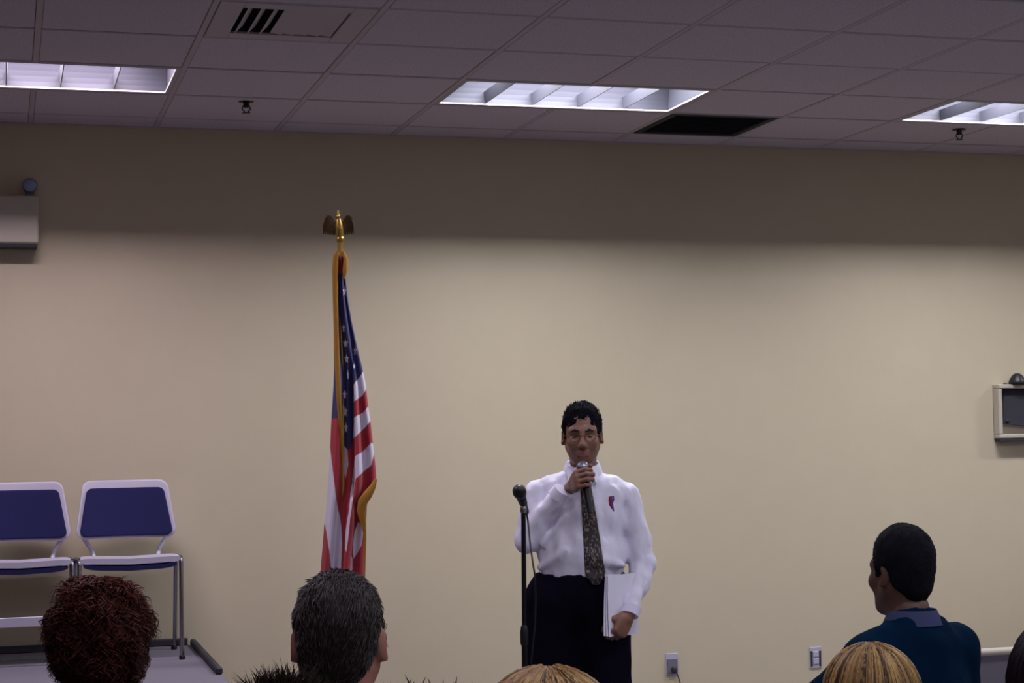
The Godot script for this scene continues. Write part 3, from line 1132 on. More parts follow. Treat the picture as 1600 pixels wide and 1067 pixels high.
# a hand of its own grid: wrist at the origin, fingers along +y, palm faces +z, thumb towards +x (a right hand)
func hand_parts(curls: Array, spread: float, thumb: Array) -> Array:
	var f := Field.new(Vector3(-0.075, -0.05, -0.05), Vector3(0.095, 0.205, 0.11), 0.003)
	f.cap(Vector3(0, -0.05, 0), Vector3(0, 0.01, 0), 0.026, 0.024, 0.01)
	f.ell(Vector3(-0.002, 0.045, 0), Vector3(0.041, 0.048, 0.0145), 0.014)
	for i in 4:
		var x := 0.0295 - 0.0195 * i
		f.cap(Vector3(x * 0.6, 0.02, -0.001), Vector3(x, 0.083 - 0.004 * absf(i - 1.2), 0), 0.012, 0.0105, 0.012)
	f.ell(Vector3(0.026, 0.03, 0.010), Vector3(0.017, 0.03, 0.014), 0.014)
	var len := [[0.043, 0.026, 0.02], [0.047, 0.03, 0.021], [0.044, 0.028, 0.02], [0.035, 0.021, 0.018]]
	for i in 4:
		var at := Vector3(0.0295 - 0.0195 * i, 0.083 - 0.004 * absf(i - 1.2), 0)
		var ang := 0.0
		var r := [0.0095, 0.0088, 0.0082, 0.007]
		for j in 3:
			ang += curls[i][j]
			var d := Vector3(sin(spread * (1.5 - i)) * cos(ang), cos(ang), sin(ang)).normalized()
			var to: Vector3 = at + d * len[i][j]
			var ra: float = (0.0098 if i < 3 else 0.0086) - 0.0007 * j
			f.cap(at, to, ra, ra - 0.0008, 0.004)
			at = to
	var at := Vector3(0.03, 0.022, 0.012)
	for j in 3:
		var to: Vector3 = at + thumb[j]
		f.cap(at, to, 0.0125 - 0.0012 * j, 0.0115 - 0.0014 * j, 0.008)
		at = to
	return f.nets()

# short locks that grow from the surface of the hair's own mesh
func grow(mb: MB, t: Transform3D, count: int, len_lo: float, len_hi: float, lie: Vector3, r: float, color: Color, wild: float, above := -1.0, vary := 0.5) -> void:
	var n := PackedVector3Array()
	var total := mb.v.size()
	n.resize(total)
	for i in range(0, mb.idx.size(), 3):
		var a := mb.idx[i]
		var f := (mb.v[mb.idx[i + 2]] - mb.v[a]).cross(mb.v[mb.idx[i + 1]] - mb.v[a])
		n[a] += f
		n[mb.idx[i + 1]] += f
		n[mb.idx[i + 2]] += f
	var inv := t.affine_inverse()
	var mid := t * Vector3(0, 0.03, -0.02)
	for i in count:
		var q := rng.randi() % total
		var root := mb.v[q]
		var out := n[q].normalized()
		if out.dot(root - mid) < 0.0 or (inv * root).y < above: continue
		var d := t.basis * (lie + Vector3(rng.randf_range(-1, 1), rng.randf_range(-1, 1), rng.randf_range(-1, 1)) * wild)
		d = (d - out * d.dot(out)).normalized()
		var L := rng.randf_range(len_lo, len_hi)
		var lift := rng.randf_range(0.2, 0.6)
		var pts := []
		for k in 4:
			var u := k / 3.0
			pts.append(root - out * 0.001 + d * L * u + out * L * lift * u * (1.3 - 0.8 * u))
		mb.strand(pts, r, color * rng.randf_range(1.0 - vary, 1.0 + vary))

func strands_cap(mb: MB, count: int, emit: Callable) -> void:
	for i in count:
		var r: Array = emit.call(i)
		if r.size(): mb.strand(r[0], r[1], r[2])

func add_cap_hair(o: Node, t: Transform3D, color: Color, noise_amp: float, cell := 0.005, bulk := 1.0, brow := 0.07) -> MB:
	# short hair: a shell over the skull, open at face, ears and nape
	var f := Field.new(Vector3(-0.115, -0.115, -0.145), Vector3(0.115, 0.17, 0.12), cell)
	f.ell(Vector3(0, 0.044, -0.018), Vector3(0.083 * bulk, 0.094 * bulk, 0.100 * bulk), 0.02)
	f.ell(Vector3(0, -0.008, -0.052), Vector3(0.064, 0.07, 0.056), 0.02)
	for s: float in [-1.0, 1.0]:
		f.cap(Vector3(s * 0.069, 0.03, 0.02), Vector3(s * 0.070, -0.004, 0.024), 0.009, 0.006, 0.01)
	f.rough(fnoise(26.0, 4, 3), noise_amp, Vector3(1, 0.6, 1))
	f.ell(Vector3(0, brow - 0.10, 0.10), Vector3(0.066, 0.105, 0.068), 0.008, Basis(), true)
	for s: float in [-1.0, 1.0]:
		f.ell(Vector3(s * 0.09, -0.022, -0.008), Vector3(0.022, 0.04, 0.027), 0.006, Basis(), true)
		f.ell(Vector3(s * 0.07, -0.085, -0.03), Vector3(0.042, 0.05, 0.07), 0.008, Basis(), true)
	f.ell(Vector3(0, -0.14, -0.03), Vector3(0.09, 0.06, 0.12), 0.01, Basis(), true)
	var r := f.nets()
	var mb := MB.new()
	mb.has_col = true
	mb.c = color
	mb.add(r[0], r[1], t)
	return mb

func skin_mat(rough := 0.5) -> StandardMaterial3D:
	var m := mat(Color.WHITE, rough)
	m.vertex_color_use_as_albedo = true
	return m

func speaker() -> void:
	var o := thing("person", "standing man in white shirt and dark patterned tie speaking into a microphone", "person", Vector3(2.2769, 0, -6.939), -0.31706)
	var skin := Color(0.235, 0.113, 0.073)
	var sm := skin_mat()
	var ht := Transform3D(Basis(Vector3.BACK, 0.02) * Basis(Vector3.RIGHT, 0.03) * Basis.from_scale(Vector3(1.0, 1.06, 1.0)), Vector3(0.014, 1.562, 0.035))
	# ---- body: torso, arms and legs on one grid, head and hands on grids of their own
	var body := MB.new()
	body.c = skin
	body.has_col = true
	var g := Field.new(Vector3(-0.34, 0.0, -0.2), Vector3(0.38, 1.47, 0.27), 0.014)
	g.cap(Vector3(0.012, 1.46, 0.0), Vector3(0.012, 1.36, -0.01), 0.052, 0.055, 0.02)
	g.cap(Vector3(-0.12, 1.325, -0.01), Vector3(0.145, 1.315, -0.01), 0.045, 0.045, 0.03)
	g.ell(Vector3(0.012, 1.22, 0), Vector3(0.15, 0.17, 0.09), 0.05)
	g.ell(Vector3(0.005, 0.98, 0), Vector3(0.145, 0.17, 0.085), 0.05)
	for q in [[-0.165, 1.315, -0.225, 1.135, 0.03, -0.075, 1.33, 0.115], [0.192, 1.295, 0.258, 1.035, -0.005, 0.195, 0.845, 0.118]]:
		var sh := Vector3(q[0], q[1], -0.01)
		var el := Vector3(q[2], q[3], q[4])
		var wr := Vector3(q[5], q[6], q[7])
		g.cap(sh, el, 0.04, 0.036, 0.02)
		g.cap(el, wr, 0.036, 0.026, 0.02)
	for s: float in [-1.0, 1.0]:
		var x := -0.02 + s * 0.11
		g.cap(Vector3(x * 0.8, 0.9, 0), Vector3(x, 0.49, 0.02), 0.08, 0.055, 0.03)
		g.cap(Vector3(x, 0.49, 0.02), Vector3(x, 0.09, -0.01), 0.052, 0.038, 0.02)
		g.cap(Vector3(x, 0.055, -0.02), Vector3(x + s * 0.02, 0.035, 0.13), 0.04, 0.03, 0.02)
	var r := g.nets()
	body.add(r[0], r[1], Transform3D())
	add_head(body, ht, 0.0035, skin, Color(0.22, 0.085, 0.07), 0.35)
	body.c = skin
	# right hand closed round the microphone
	var mic_top := Vector3(0.010, 1.462, 0.175)
	var mic_end := Vector3(0.040, 1.255, 0.235)
	var ax := (mic_top - mic_end).normalized()
	var grip := mic_end.lerp(mic_top, 0.66)
	var nrm := Vector3(0.93, 0.1, -0.28)
	nrm = (nrm - ax * nrm.dot(ax)).normalized()
	var fdir := nrm.cross(ax).normalized()   # y = z cross x
	var hb := Basis(ax, fdir, nrm)
	var wrist := grip - nrm * 0.034 - fdir * 0.066 - ax * 0.004
	r = hand_parts([[0.75, 1.15, 0.8], [0.75, 1.2, 0.85], [0.78, 1.2, 0.85], [0.85, 1.2, 0.8]], 0.03, [Vector3(0.022, 0.018, 0.016), Vector3(0.004, 0.014, 0.026), Vector3(0.0, 0.018, 0.014)])
	body.add(r[0], r[1], Transform3D(hb, wrist))
	# left hand hanging, pinching the papers
	var wl := Vector3(0.189, 0.836, 0.124)
	var f2 := Vector3(-0.50, -0.84, 0.22).normalized()
	var n2 := Vector3(-0.62, 0.25, -0.72)
	n2 = (n2 - f2 * n2.dot(f2)).normalized()
	var t2 := -(f2.cross(n2))
	r = hand_parts([[0.75, 1.2, 0.8], [0.8, 1.25, 0.85], [0.85, 1.3, 0.85], [0.9, 1.3, 0.8]], 0.03, [Vector3(0.014, 0.022, 0.012), Vector3(0.002, 0.026, 0.014), Vector3(-0.004, 0.022, 0.010)])
	body.add(r[0], r[1], Transform3D(Basis(t2, f2, n2), wl))
	part("body", body.mesh(), sm, o)
	face_parts(o, ht, Color(0.012, 0.01, 0.012), Color(0.03, 0.015, 0.01))
	# ---- hair: short, wavy, brushed up
	var hair := add_cap_hair(o, ht, Color(0.011, 0.009, 0.013), 0.008, 0.0042, 0.985, 0.058)
	grow(hair, ht, 900, 0.010, 0.020, Vector3(0.0, 0.6, -0.5), 0.0022, Color(0.010, 0.008, 0.012), 0.5, 0.03, 0.25)
	part("hair", hair.mesh(), dull(hairmat(0.8), 0.12), o)
	# ---- glasses
	var gl := MB.new()
	for s: float in [-1.0, 1.0]:
		var ring := []
		for i in 21:
			var a := TAU * i / 20
			ring.append(ht * Vector3(s * 0.032 + cos(a) * 0.023, 0.0 + sin(a) * 0.0165, 0.101 - absf(s * 0.032 + cos(a) * 0.023) * 0.18))
		gl.tube(ring, 0.0011, 6, 1.0, Vector3.ZERO, false)
		gl.tube([ht * Vector3(s * 0.055, 0.004, 0.091), ht * Vector3(s * 0.078, 0.006, 0.03), ht * Vector3(s * 0.082, 0.004, -0.005)], 0.0012, 6)
	gl.tube([ht * Vector3(-0.01, 0.004, 0.1), ht * Vector3(0, 0.007, 0.103), ht * Vector3(0.01, 0.004, 0.1)], 0.0011, 6)
	part("glasses", gl.mesh(), M.dull_brass, o)
	# ---- shirt
	var s := Field.new(Vector3(-0.36, 0.78, -0.2), Vector3(0.40, 1.46, 0.25), 0.009)
	s.cap(Vector3(0.012, 1.425, -0.005), Vector3(0.012, 1.38, -0.012), 0.06, 0.075, 0.03)
	s.cap(Vector3(0.012, 1.375, -0.012), Vector3(-0.160, 1.338, -0.012), 0.062, 0.052, 0.03)
	s.cap(Vector3(0.012, 1.375, -0.012), Vector3(0.190, 1.325, -0.012), 0.062, 0.052, 0.03)
	s.ell(Vector3(0.014, 1.23, 0.0), Vector3(0.188, 0.175, 0.115), 0.05)
	s.ell(Vector3(0.005, 1.075, 0.008), Vector3(0.188, 0.13, 0.122), 0.05)
	s.ell(Vector3(0.0, 1.0, 0.006), Vector3(0.165, 0.07, 0.11), 0.03)
	s.cap(Vector3(-0.170, 1.325, -0.01), Vector3(-0.222, 1.138, 0.035), 0.060, 0.054, 0.02)
	s.cap(Vector3(-0.222, 1.138, 0.035), Vector3(-0.092, 1.318, 0.12), 0.055, 0.036, 0.02)
	s.cap(Vector3(0.197, 1.305, -0.01), Vector3(0.258, 1.035, -0.005), 0.058, 0.052, 0.012)
	s.cap(Vector3(0.258, 1.035, -0.005), Vector3(0.203, 0.868, 0.105), 0.054, 0.036, 0.012)
	# cloth folds: the pull across the chest, rumples at elbow and waist
	s.rough(fnoise(1.0, 21, 2), 0.011, Vector3(9, 5, 9))
	s.rough(fnoise(1.0, 22, 2), 0.007, Vector3(22, 9, 22))
	s.cap(Vector3(-0.17, 1.03, 0.07), Vector3(-0.06, 1.10, 0.125), 0.012, 0.008, 0.02)
	s.cap(Vector3(-0.155, 1.12, 0.085), Vector3(-0.06, 1.24, 0.115), 0.008, 0.006, 0.02)
	s.cap(Vector3(0.09, 1.06, 0.118), Vector3(0.17, 1.035, 0.08), 0.016, 0.012, 0.02)
	r = s.nets()
	var sb := MB.new()
	sb.add(r[0], r[1], Transform3D())
	part("shirt", sb.mesh(), M.shirt, o)
	for q in [[Vector3(-0.092, 1.318, 0.12), Vector3(-0.070, 1.348, 0.134)], [Vector3(0.203, 0.868, 0.105), Vector3(0.192, 0.838, 0.122)]]:
		var cf := MB.new()
		cf.tube([q[0], q[0].lerp(q[1], 0.3), q[1]], [0.041, 0.039, 0.036], 20)
		part("cuff", cf.mesh(), M.shirt, o)
	# collar: a standing band that folds down into two points
	var cb := MB.new()
	var nc := Vector3(0.013, 0, -0.004)
	var rings := []
	for q in [[0.066, 1.402], [0.064, 1.43], [0.0645, 1.452], [0.068, 1.455], [0.074, 1.44], [0.083, 1.412], [0.080, 1.408]]:
		var ring := []
		for j in 32:
			var a := TAU * j / 32
			ring.append(nc + Vector3(cos(a) * q[0], q[1] - 0.022 * maxf(0, -sin(a)) + 0.012 * maxf(0, sin(a)), -sin(a) * (q[0] + 0.004)))
		rings.append(ring)
	cb.loft(rings, false, false)
	for sd: float in [-1.0, 1.0]:
		var a := nc + Vector3(sd * 0.012, 1.437, 0.072)
		var bq := nc + Vector3(sd * 0.066, 1.432, 0.042)
		var cq := nc + Vector3(sd * 0.058, 1.368, 0.104)
		var th := Vector3(0, 0.001, 0.005)
		cb.poly([a + th, bq + th, cq + th], nc + Vector3(0, 1.4, 0))
		cb.poly([a - th, bq - th, cq - th], nc + Vector3(0, 1.4, 0.5))
		cb.poly([a + th, cq + th, cq - th, a - th], nc + Vector3(sd * 0.2, 1.4, 0.08))
		cb.poly([bq + th, cq + th, cq - th, bq - th], nc + Vector3(0, 1.4, 0.08))
	part("collar", cb.mesh(), M.shirt, o)
	# ---- tie: knot and blade that follow the shirt's front
	var tb := MB.new()
	tb.has_uv = true
	var trs := []
	for i in 25:
		var t := i / 24.0
		var y := lerpf(1.385, 0.962, t)
		var x := lerpf(0.022, 0.060, pow(t, 0.9))
		var hw := lerpf(0.019, 0.043, pow(t, 0.8))
		if t > 0.9: hw *= 1.0 - (t - 0.9) * 6.5
		var ring := []
		for j in 12:
			var a := TAU * j / 12
			var px := x + cos(a) * hw
			var z := maxf(s.front(x, maxf(y, 1.0)), s.front(px, maxf(y, 1.0)) - 0.004)
			if y < 1.01: z += 0.012
			if y > 1.36: z = lerpf(z, 0.078, (y - 1.36) / 0.025)
			ring.append(Vector3(px, y, z + 0.005 + sin(a) * 0.0045))
		trs.append(ring)
	trs.reverse()
	for ring in trs: pass
	tb.loft(trs, true, true, true)
	for i in tb.v.size():
		tb.uv[i] = Vector2(tb.v[i].x * 6.0, -tb.v[i].y * 6.0)
	tb.tube([Vector3(0.016, 1.42, 0.075), Vector3(0.018, 1.405, 0.082), Vector3(0.021, 1.38, 0.086)], [0.021, 0.023, 0.014], 10)
	part("necktie", tb.mesh(), M.tie, o)
	# ---- ribbon pin: a loop of red, pale and blue ribbon on the chest
	var px := 0.126
	var py := 1.29
	var pz := s.front(px, py) + 0.006
	for q in [[M.red_ribbon, 0.0, 0.0], [M.blue_ribbon, 0.007, -0.001]]:
		var rb := MB.new()
		rb.tube([Vector3(px - 0.016 + q[1], py - 0.03, pz), Vector3(px + 0.004 + q[1], py + 0.012, pz + 0.002), Vector3(px + 0.003 + q[1], py + 0.026, pz + 0.003), Vector3(px - 0.006 + q[1], py + 0.024, pz + 0.003), Vector3(px - 0.003 + q[1], py + 0.005, pz + 0.002), Vector3(px + 0.003 + q[1], py - 0.036, pz)], 0.0042, 6, 0.3, Vector3.BACK)
		part("ribbon_pin", rb.mesh(), q[0], o)
	# ---- trousers, belt, shoes
	var tf := Field.new(Vector3(-0.32, 0.02, -0.22), Vector3(0.28, 1.05, 0.22), 0.011)
	tf.ell(Vector3(-0.008, 0.92, 0.0), Vector3(0.207, 0.17, 0.135), 0.03)
	tf.cap(Vector3(-0.118, 0.86, 0), Vector3(-0.138, 0.5, 0.02), 0.118, 0.108, 0.04)
	tf.cap(Vector3(-0.138, 0.5, 0.02), Vector3(-0.14, 0.1, -0.01), 0.106, 0.09, 0.02)
	tf.cap(Vector3(0.088, 0.86, 0), Vector3(0.092, 0.5, 0.02), 0.114, 0.104, 0.04)
	tf.cap(Vector3(0.092, 0.5, 0.02), Vector3(0.096, 0.1, -0.01), 0.102, 0.09, 0.02)
	tf.rough(fnoise(1.0, 31, 2), 0.009, Vector3(14, 4, 14))
	tf.cut_below(0.05)
	# flat top at the waist
	var at := 0
	for z in tf.n.z:
		for y in tf.n.y:
			var d := tf.o.y + y * tf.cell - 1.004
			for x in tf.n.x:
				tf.f[at] = maxf(tf.f[at], d)
				at += 1
	r = tf.nets()
	var tm := MB.new()
	tm.add(r[0], r[1], Transform3D())
	part("trousers", tm.mesh(), M.trousers, o)
	for sd: float in [-1.0, 1.0]:
		var shoe := Field.new(Vector3(-0.08, -0.01, -0.12), Vector3(0.08, 0.12, 0.22), 0.008)
		shoe.cap(Vector3(0, 0.05, -0.06), Vector3(0, 0.045, 0.14), 0.045, 0.04, 0.02)
		shoe.cap(Vector3(0, 0.085, -0.05), Vector3(0, 0.06, 0.03), 0.04, 0.04, 0.02)
		shoe.cut_below(0.002)
		r = shoe.nets()
		var sh := MB.new()
		sh.add(r[0], r[1], Transform3D(Basis(Vector3.UP, sd * 0.15), Vector3(-0.022 + sd * 0.118, 0, 0.02)))
		part("shoe", sh.mesh(), M.leather, o)
	# ---- the microphone in his hand: a thing of its own
	var mt := thing("microphone", "black handheld microphone with silvery grille held at the speaker's mouth", "microphone")
	mt.transform = o.transform
	var mb := MB.new()
	var bs := Basis(ax.cross(Vector3(0, 0, 1)).normalized(), ax, ax.cross(Vector3(0, 0, 1)).normalized().cross(ax))
	mb.lathe([[0.010, 0.0], [0.0115, 0.004], [0.013, 0.06], [0.0165, 0.14], [0.0185, 0.165]], 20, mic_end, bs)
	part("handle", mb.mesh(), M.black_metal, mt)
	mb = MB.new()
	mb.lathe([[0.0185, 0.166], [0.0235, 0.172], [0.0255, 0.184], [0.0255, 0.196], [0.022, 0.208], [0.012, 0.216], [0.001, 0.218]], 22, mic_end, bs)
	part("grille", mb.mesh(), M.mic_grille, mt)
	mb = MB.new()
	mb.lathe([[0.0262, 0.187], [0.0268, 0.189], [0.0268, 0.192], [0.0262, 0.194]], 22, mic_end, bs)
	part("collar_ring", mb.mesh(), M.chrome, mt)
	# ---- papers in the other hand
	var pp := thing("paper_sheets", "white paper sheets held at the speaker's hip", "paper")
	pp.transform = o.transform
	for k in 3:
		var sheet := MB.new()
		var base := Vector3(0.150 + 0.006 * k, 0.880, 0.116 - 0.004 * k)
		var bb := Basis(Vector3.UP, 0.70 + 0.03 * k) * Basis(Vector3.BACK, -0.055 + 0.03 * k)
		var W := 0.17
		var Hh := 0.245
		var grid := []
		for side in [0.0012, -0.0012]:
			for i in 9:
				for j in 9:
					var x := (i / 8.0 - 0.5) * W
					var y := (j / 8.0 - 0.5) * Hh
					grid.append(sheet.p(base + bb * Vector3(x, y, side / 4 + 0.9 * x * x + 0.2 * y * y)))
		for i in 8:
			for j in 8:
				var q := i * 9 + j
				sheet.quad(grid[q], grid[q + 9], grid[q + 10], grid[q + 1])
				sheet.quad(grid[81 + q], grid[82 + q], grid[91 + q], grid[90 + q])
		part("sheet", sheet.mesh(), M.paper, pp)

func mic_stand() -> void:
	var at := Vector3(1.9590, 0, -6.70)
	var turn := -0.285
	var o := thing("microphone_stand", "black upright microphone stand in front of the speaker's arm", "microphone stand", at, turn)
	var b := MB.new()
	b.tube([Vector3(0.0, 0.02, 0), Vector3(0.0, 0.80, 0)], 0.0115, 14)
	part("lower_tube", b.mesh(), M.black_metal, o)
	b = MB.new()
	b.tube([Vector3(0.0, 0.70, 0), Vector3(0.004, 1.275, 0)], 0.0095, 14)
	part("upper_tube", b.mesh(), M.black_metal, o)
	b = MB.new()
	b.lathe([[0.0125, 0.0], [0.016, 0.01], [0.0165, 0.055], [0.013, 0.075], [0.01, 0.08]], 16, Vector3(0, 0.745, 0))
	part("height_clutch", b.mesh(), M.black, o)
	b = MB.new()
	b.lathe([[0.13, 0.0], [0.13, 0.012], [0.11, 0.022], [0.03, 0.03], [0.016, 0.05]], 32)
	part("base", b.mesh(), M.black_metal, o)
	b = MB.new()
	b.lathe([[0.011, 1.265], [0.013, 1.27], [0.013, 1.288], [0.008, 1.292]], 14, Vector3(0.004, 0, 0))
	part("thread_collar", b.mesh(), M.chrome, o)
	var head := Vector3(-0.010, 1.350, 0.062)
	var tail := Vector3(0.016, 1.262, -0.085)
	var ax := (head - tail).normalized()
	b = MB.new()
	b.tube([Vector3(0.004, 1.285, 0), Vector3(0.004, 1.305, -0.002)], 0.008, 10)
	b.tube([tail.lerp(head, 0.45), tail.lerp(head, 0.75)], [0.0165, 0.0195], 16)
	part("clip", b.mesh(), M.black, o)
	var m := thing("microphone", "black microphone clipped on the upright stand", "microphone", at, turn)
	var side := ax.cross(Vector3.RIGHT).normalized()
	var bs := Basis(ax.cross(side) * -1.0, ax, side)
	if bs.determinant() < 0: bs.x = -bs.x
	b = MB.new()
	b.lathe([[0.010, 0.0], [0.0125, 0.01], [0.0145, 0.08], [0.019, 0.15]], 18, tail, bs)
	part("handle", b.mesh(), M.black_metal, m)
	b = MB.new()
	b.lathe([[0.019, 0.15], [0.025, 0.158], [0.0275, 0.172], [0.0265, 0.187], [0.019, 0.2], [0.008, 0.206], [0.001, 0.207]], 20, tail, bs)
	part("grille", b.mesh(), M.black, m)
	var c := thing("microphone_cable", "thin black cable hanging from the stand's microphone", "cable", at, turn)
	b = MB.new()
	var pts := []
	for q in [[0.016, 1.262, -0.085], [0.022, 1.22, -0.09], [0.028, 1.15, -0.03], [0.038, 1.07, 0.03], [0.046, 1.0, 0.04], [0.044, 0.85, 0.03], [0.02, 0.6, 0.025], [0.03, 0.3, 0.03], [0.06, 0.06, 0.08], [0.12, 0.006, 0.16], [0.3, 0.006, 0.2]]:
		pts.append(Vector3(q[0], q[1], q[2]))
	b.tube(smooth(pts, 5), 0.0036, 8)
	part("cable", b.mesh(), M.black, c)

func smooth(pts: Array, n: int) -> Array:
	var out := []
	for i in pts.size() - 1:
		var a: Vector3 = pts[maxi(i - 1, 0)]
		var b: Vector3 = pts[i]
		var c: Vector3 = pts[i + 1]
		var d: Vector3 = pts[mini(i + 2, pts.size() - 1)]
		for k in n:
			out.append(b.cubic_interpolate(c, a, d, float(k) / n))
	out.append(pts[-1])
	return out

# ---- the seated audience, seen from behind: head top at 1.325 m before scaling
var seat_meshes := {}
var head_scale := Vector3.ONE
func seated_base() -> void:
	var g := Field.new(Vector3(-0.32, 0.0, -0.24), Vector3(0.32, 1.12, 0.62), 0.018)
	g.cap(Vector3(0, 1.1, -0.03), Vector3(0, 1.0, -0.04), 0.054, 0.06, 0.03)
	g.ell(Vector3(0, 0.84, -0.03), Vector3(0.15, 0.2, 0.09), 0.05)
	g.ell(Vector3(0, 0.6, -0.03), Vector3(0.145, 0.14, 0.1), 0.05)
	for s: float in [-1.0, 1.0]:
		g.cap(Vector3(s * 0.15, 0.98, -0.035), Vector3(s * 0.21, 0.72, 0.0), 0.045, 0.036, 0.03)
		g.cap(Vector3(s * 0.21, 0.72, 0.0), Vector3(s * 0.12, 0.63, 0.24), 0.036, 0.028, 0.02)
		g.cap(Vector3(s * 0.12, 0.63, 0.24), Vector3(s * 0.09, 0.62, 0.33), 0.024, 0.018, 0.02)
		g.cap(Vector3(s * 0.09, 0.53, -0.03), Vector3(s * 0.11, 0.5, 0.30), 0.07, 0.052, 0.03)
		g.cap(Vector3(s * 0.11, 0.5, 0.30), Vector3(s * 0.11, 0.08, 0.24), 0.05, 0.04, 0.02)
		g.cap(Vector3(s * 0.11, 0.05, 0.24), Vector3(s * 0.12, 0.035, 0.38), 0.036, 0.028, 0.02)
	seat_meshes.body = g.nets()
	g = Field.new(Vector3(-0.34, 0.46, -0.24), Vector3(0.34, 1.12, 0.34), 0.013)
	top_shape(g, Vector3(0.215, 0.72, 0.0), Vector3(0.13, 0.64, 0.22), Vector3(-0.215, 0.72, 0.0), Vector3(-0.13, 0.64, 0.22))
	seat_meshes.top = g.nets()
	g = Field.new(Vector3(-0.28, 0.0, -0.24), Vector3(0.28, 0.72, 0.5), 0.018)
	g.ell(Vector3(0, 0.57, -0.03), Vector3(0.18, 0.115, 0.13), 0.03)
	for s: float in [-1.0, 1.0]:
		g.cap(Vector3(s * 0.09, 0.545, -0.03), Vector3(s * 0.11, 0.51, 0.29), 0.09, 0.075, 0.03)
		g.cap(Vector3(s * 0.11, 0.51, 0.29), Vector3(s * 0.11, 0.1, 0.24), 0.075, 0.066, 0.02)
	g.cut_below(0.06)
	seat_meshes.trousers = g.nets()
	g = Field.new(Vector3(-0.08, -0.02, 0.2), Vector3(0.08, 0.14, 0.56), 0.012)
	g.cap(Vector3(0, 0.05, 0.3), Vector3(0, 0.045, 0.46), 0.046, 0.04, 0.02)
	g.cut_below(0.002)
	seat_meshes.shoes = g.nets()

func top_shape(g: Field, el_r: Vector3, wr_r: Vector3, el_l: Vector3, wr_l: Vector3) -> void:
	g.cap(Vector3(0, 1.055, -0.04), Vector3(0, 1.02, -0.045), 0.066, 0.085, 0.03)
	for s: float in [-1.0, 1.0]:
		g.cap(Vector3(0, 1.02, -0.045), Vector3(s * 0.155, 0.995, -0.04), 0.066, 0.058, 0.03)
	g.ell(Vector3(0, 0.86, -0.035), Vector3(0.185, 0.2, 0.12), 0.05)
	g.ell(Vector3(0, 0.65, -0.03), Vector3(0.175, 0.14, 0.13), 0.05)
	g.cap(Vector3(0.165, 0.985, -0.04), el_r, 0.062, 0.052, 0.02)
	g.cap(el_r, wr_r, 0.052, 0.038, 0.02)
	g.cap(Vector3(-0.165, 0.985, -0.04), el_l, 0.062, 0.052, 0.02)
	g.cap(el_l, wr_l, 0.052, 0.038, 0.02)
	g.rough(fnoise(1.0, 41, 2), 0.008, Vector3(10, 7, 10))

func seated(label: String, at: Vector3, top_y: float, turn: float, head_turn: float, skin: Color, top: Material, legs: Material) -> Array:
	var o := thing("person", label, "person", at, PI + turn)
	o.scale = Vector3.ONE * (top_y / 1.325)
	var ht := Transform3D(Basis(Vector3.UP, head_turn) * Basis.from_scale(head_scale), Vector3(0, 1.193, 0.0))
	var body := MB.new()
	body.c = skin
	body.has_col = true
	body.add(seat_meshes.body[0], seat_meshes.body[1], Transform3D())
	add_head(body, ht, 0.005, skin, skin * Color(0.85, 0.6, 0.6), 0.0)
	body.c = skin
	for s: float in [1.0, -1.0]:   # hands resting in the lap
		if not seat_meshes.has("hand"):
			seat_meshes.hand = hand_parts([[0.4, 0.5, 0.3], [0.4, 0.55, 0.3], [0.45, 0.55, 0.3], [0.5, 0.55, 0.3]], 0.05, [Vector3(0.02, 0.02, 0.008), Vector3(0.012, 0.024, 0.008), Vector3(0.004, 0.022, 0.008)])
		var bs := Basis(Vector3(s * -1.0, 0, 0), Vector3(0, -0.12, 0.99), Vector3(0, -0.99, -0.12))
		if s > 0: bs = Basis(Vector3(-1, 0, 0), Vector3(0, -0.12, 0.99), Vector3(0, -0.99, -0.12))
		else: bs = Basis(Vector3(1, 0, 0), Vector3(0, -0.12, 0.99), Vector3(0, -0.99, -0.12))
		body.add(seat_meshes.hand[0], seat_meshes.hand[1], Transform3D(bs, Vector3(s * 0.11, 0.628, 0.26)))
	part("body", body.mesh(), skin_mat(), o)
	if top:
		var m := MB.new()
		m.add(seat_meshes.top[0], seat_meshes.top[1], Transform3D())
		part("top", m.mesh(), top, o)
	var tr := MB.new()
	tr.add(seat_meshes.trousers[0], seat_meshes.trousers[1], Transform3D())
	part("trousers", tr.mesh(), legs, o)
	for s: float in [-1.0, 1.0]:
		var m := MB.new()
		m.add(seat_meshes.shoes[0], seat_meshes.shoes[1], Transform3D(Basis(Vector3.UP, s * 0.06), Vector3(s * 0.1, 0, -0.09)))
		part("shoe", m.mesh(), M.leather, o)
	face_parts(o, ht, skin * 0.2, Color(0.05, 0.03, 0.02))
	return [o, ht]

func on_skull(r: Vector3, c: Vector3, a: float, e: float) -> Vector3:
	return c + Vector3(cos(a) * cos(e) * r.x, sin(e) * r.y, sin(a) * cos(e) * r.z)

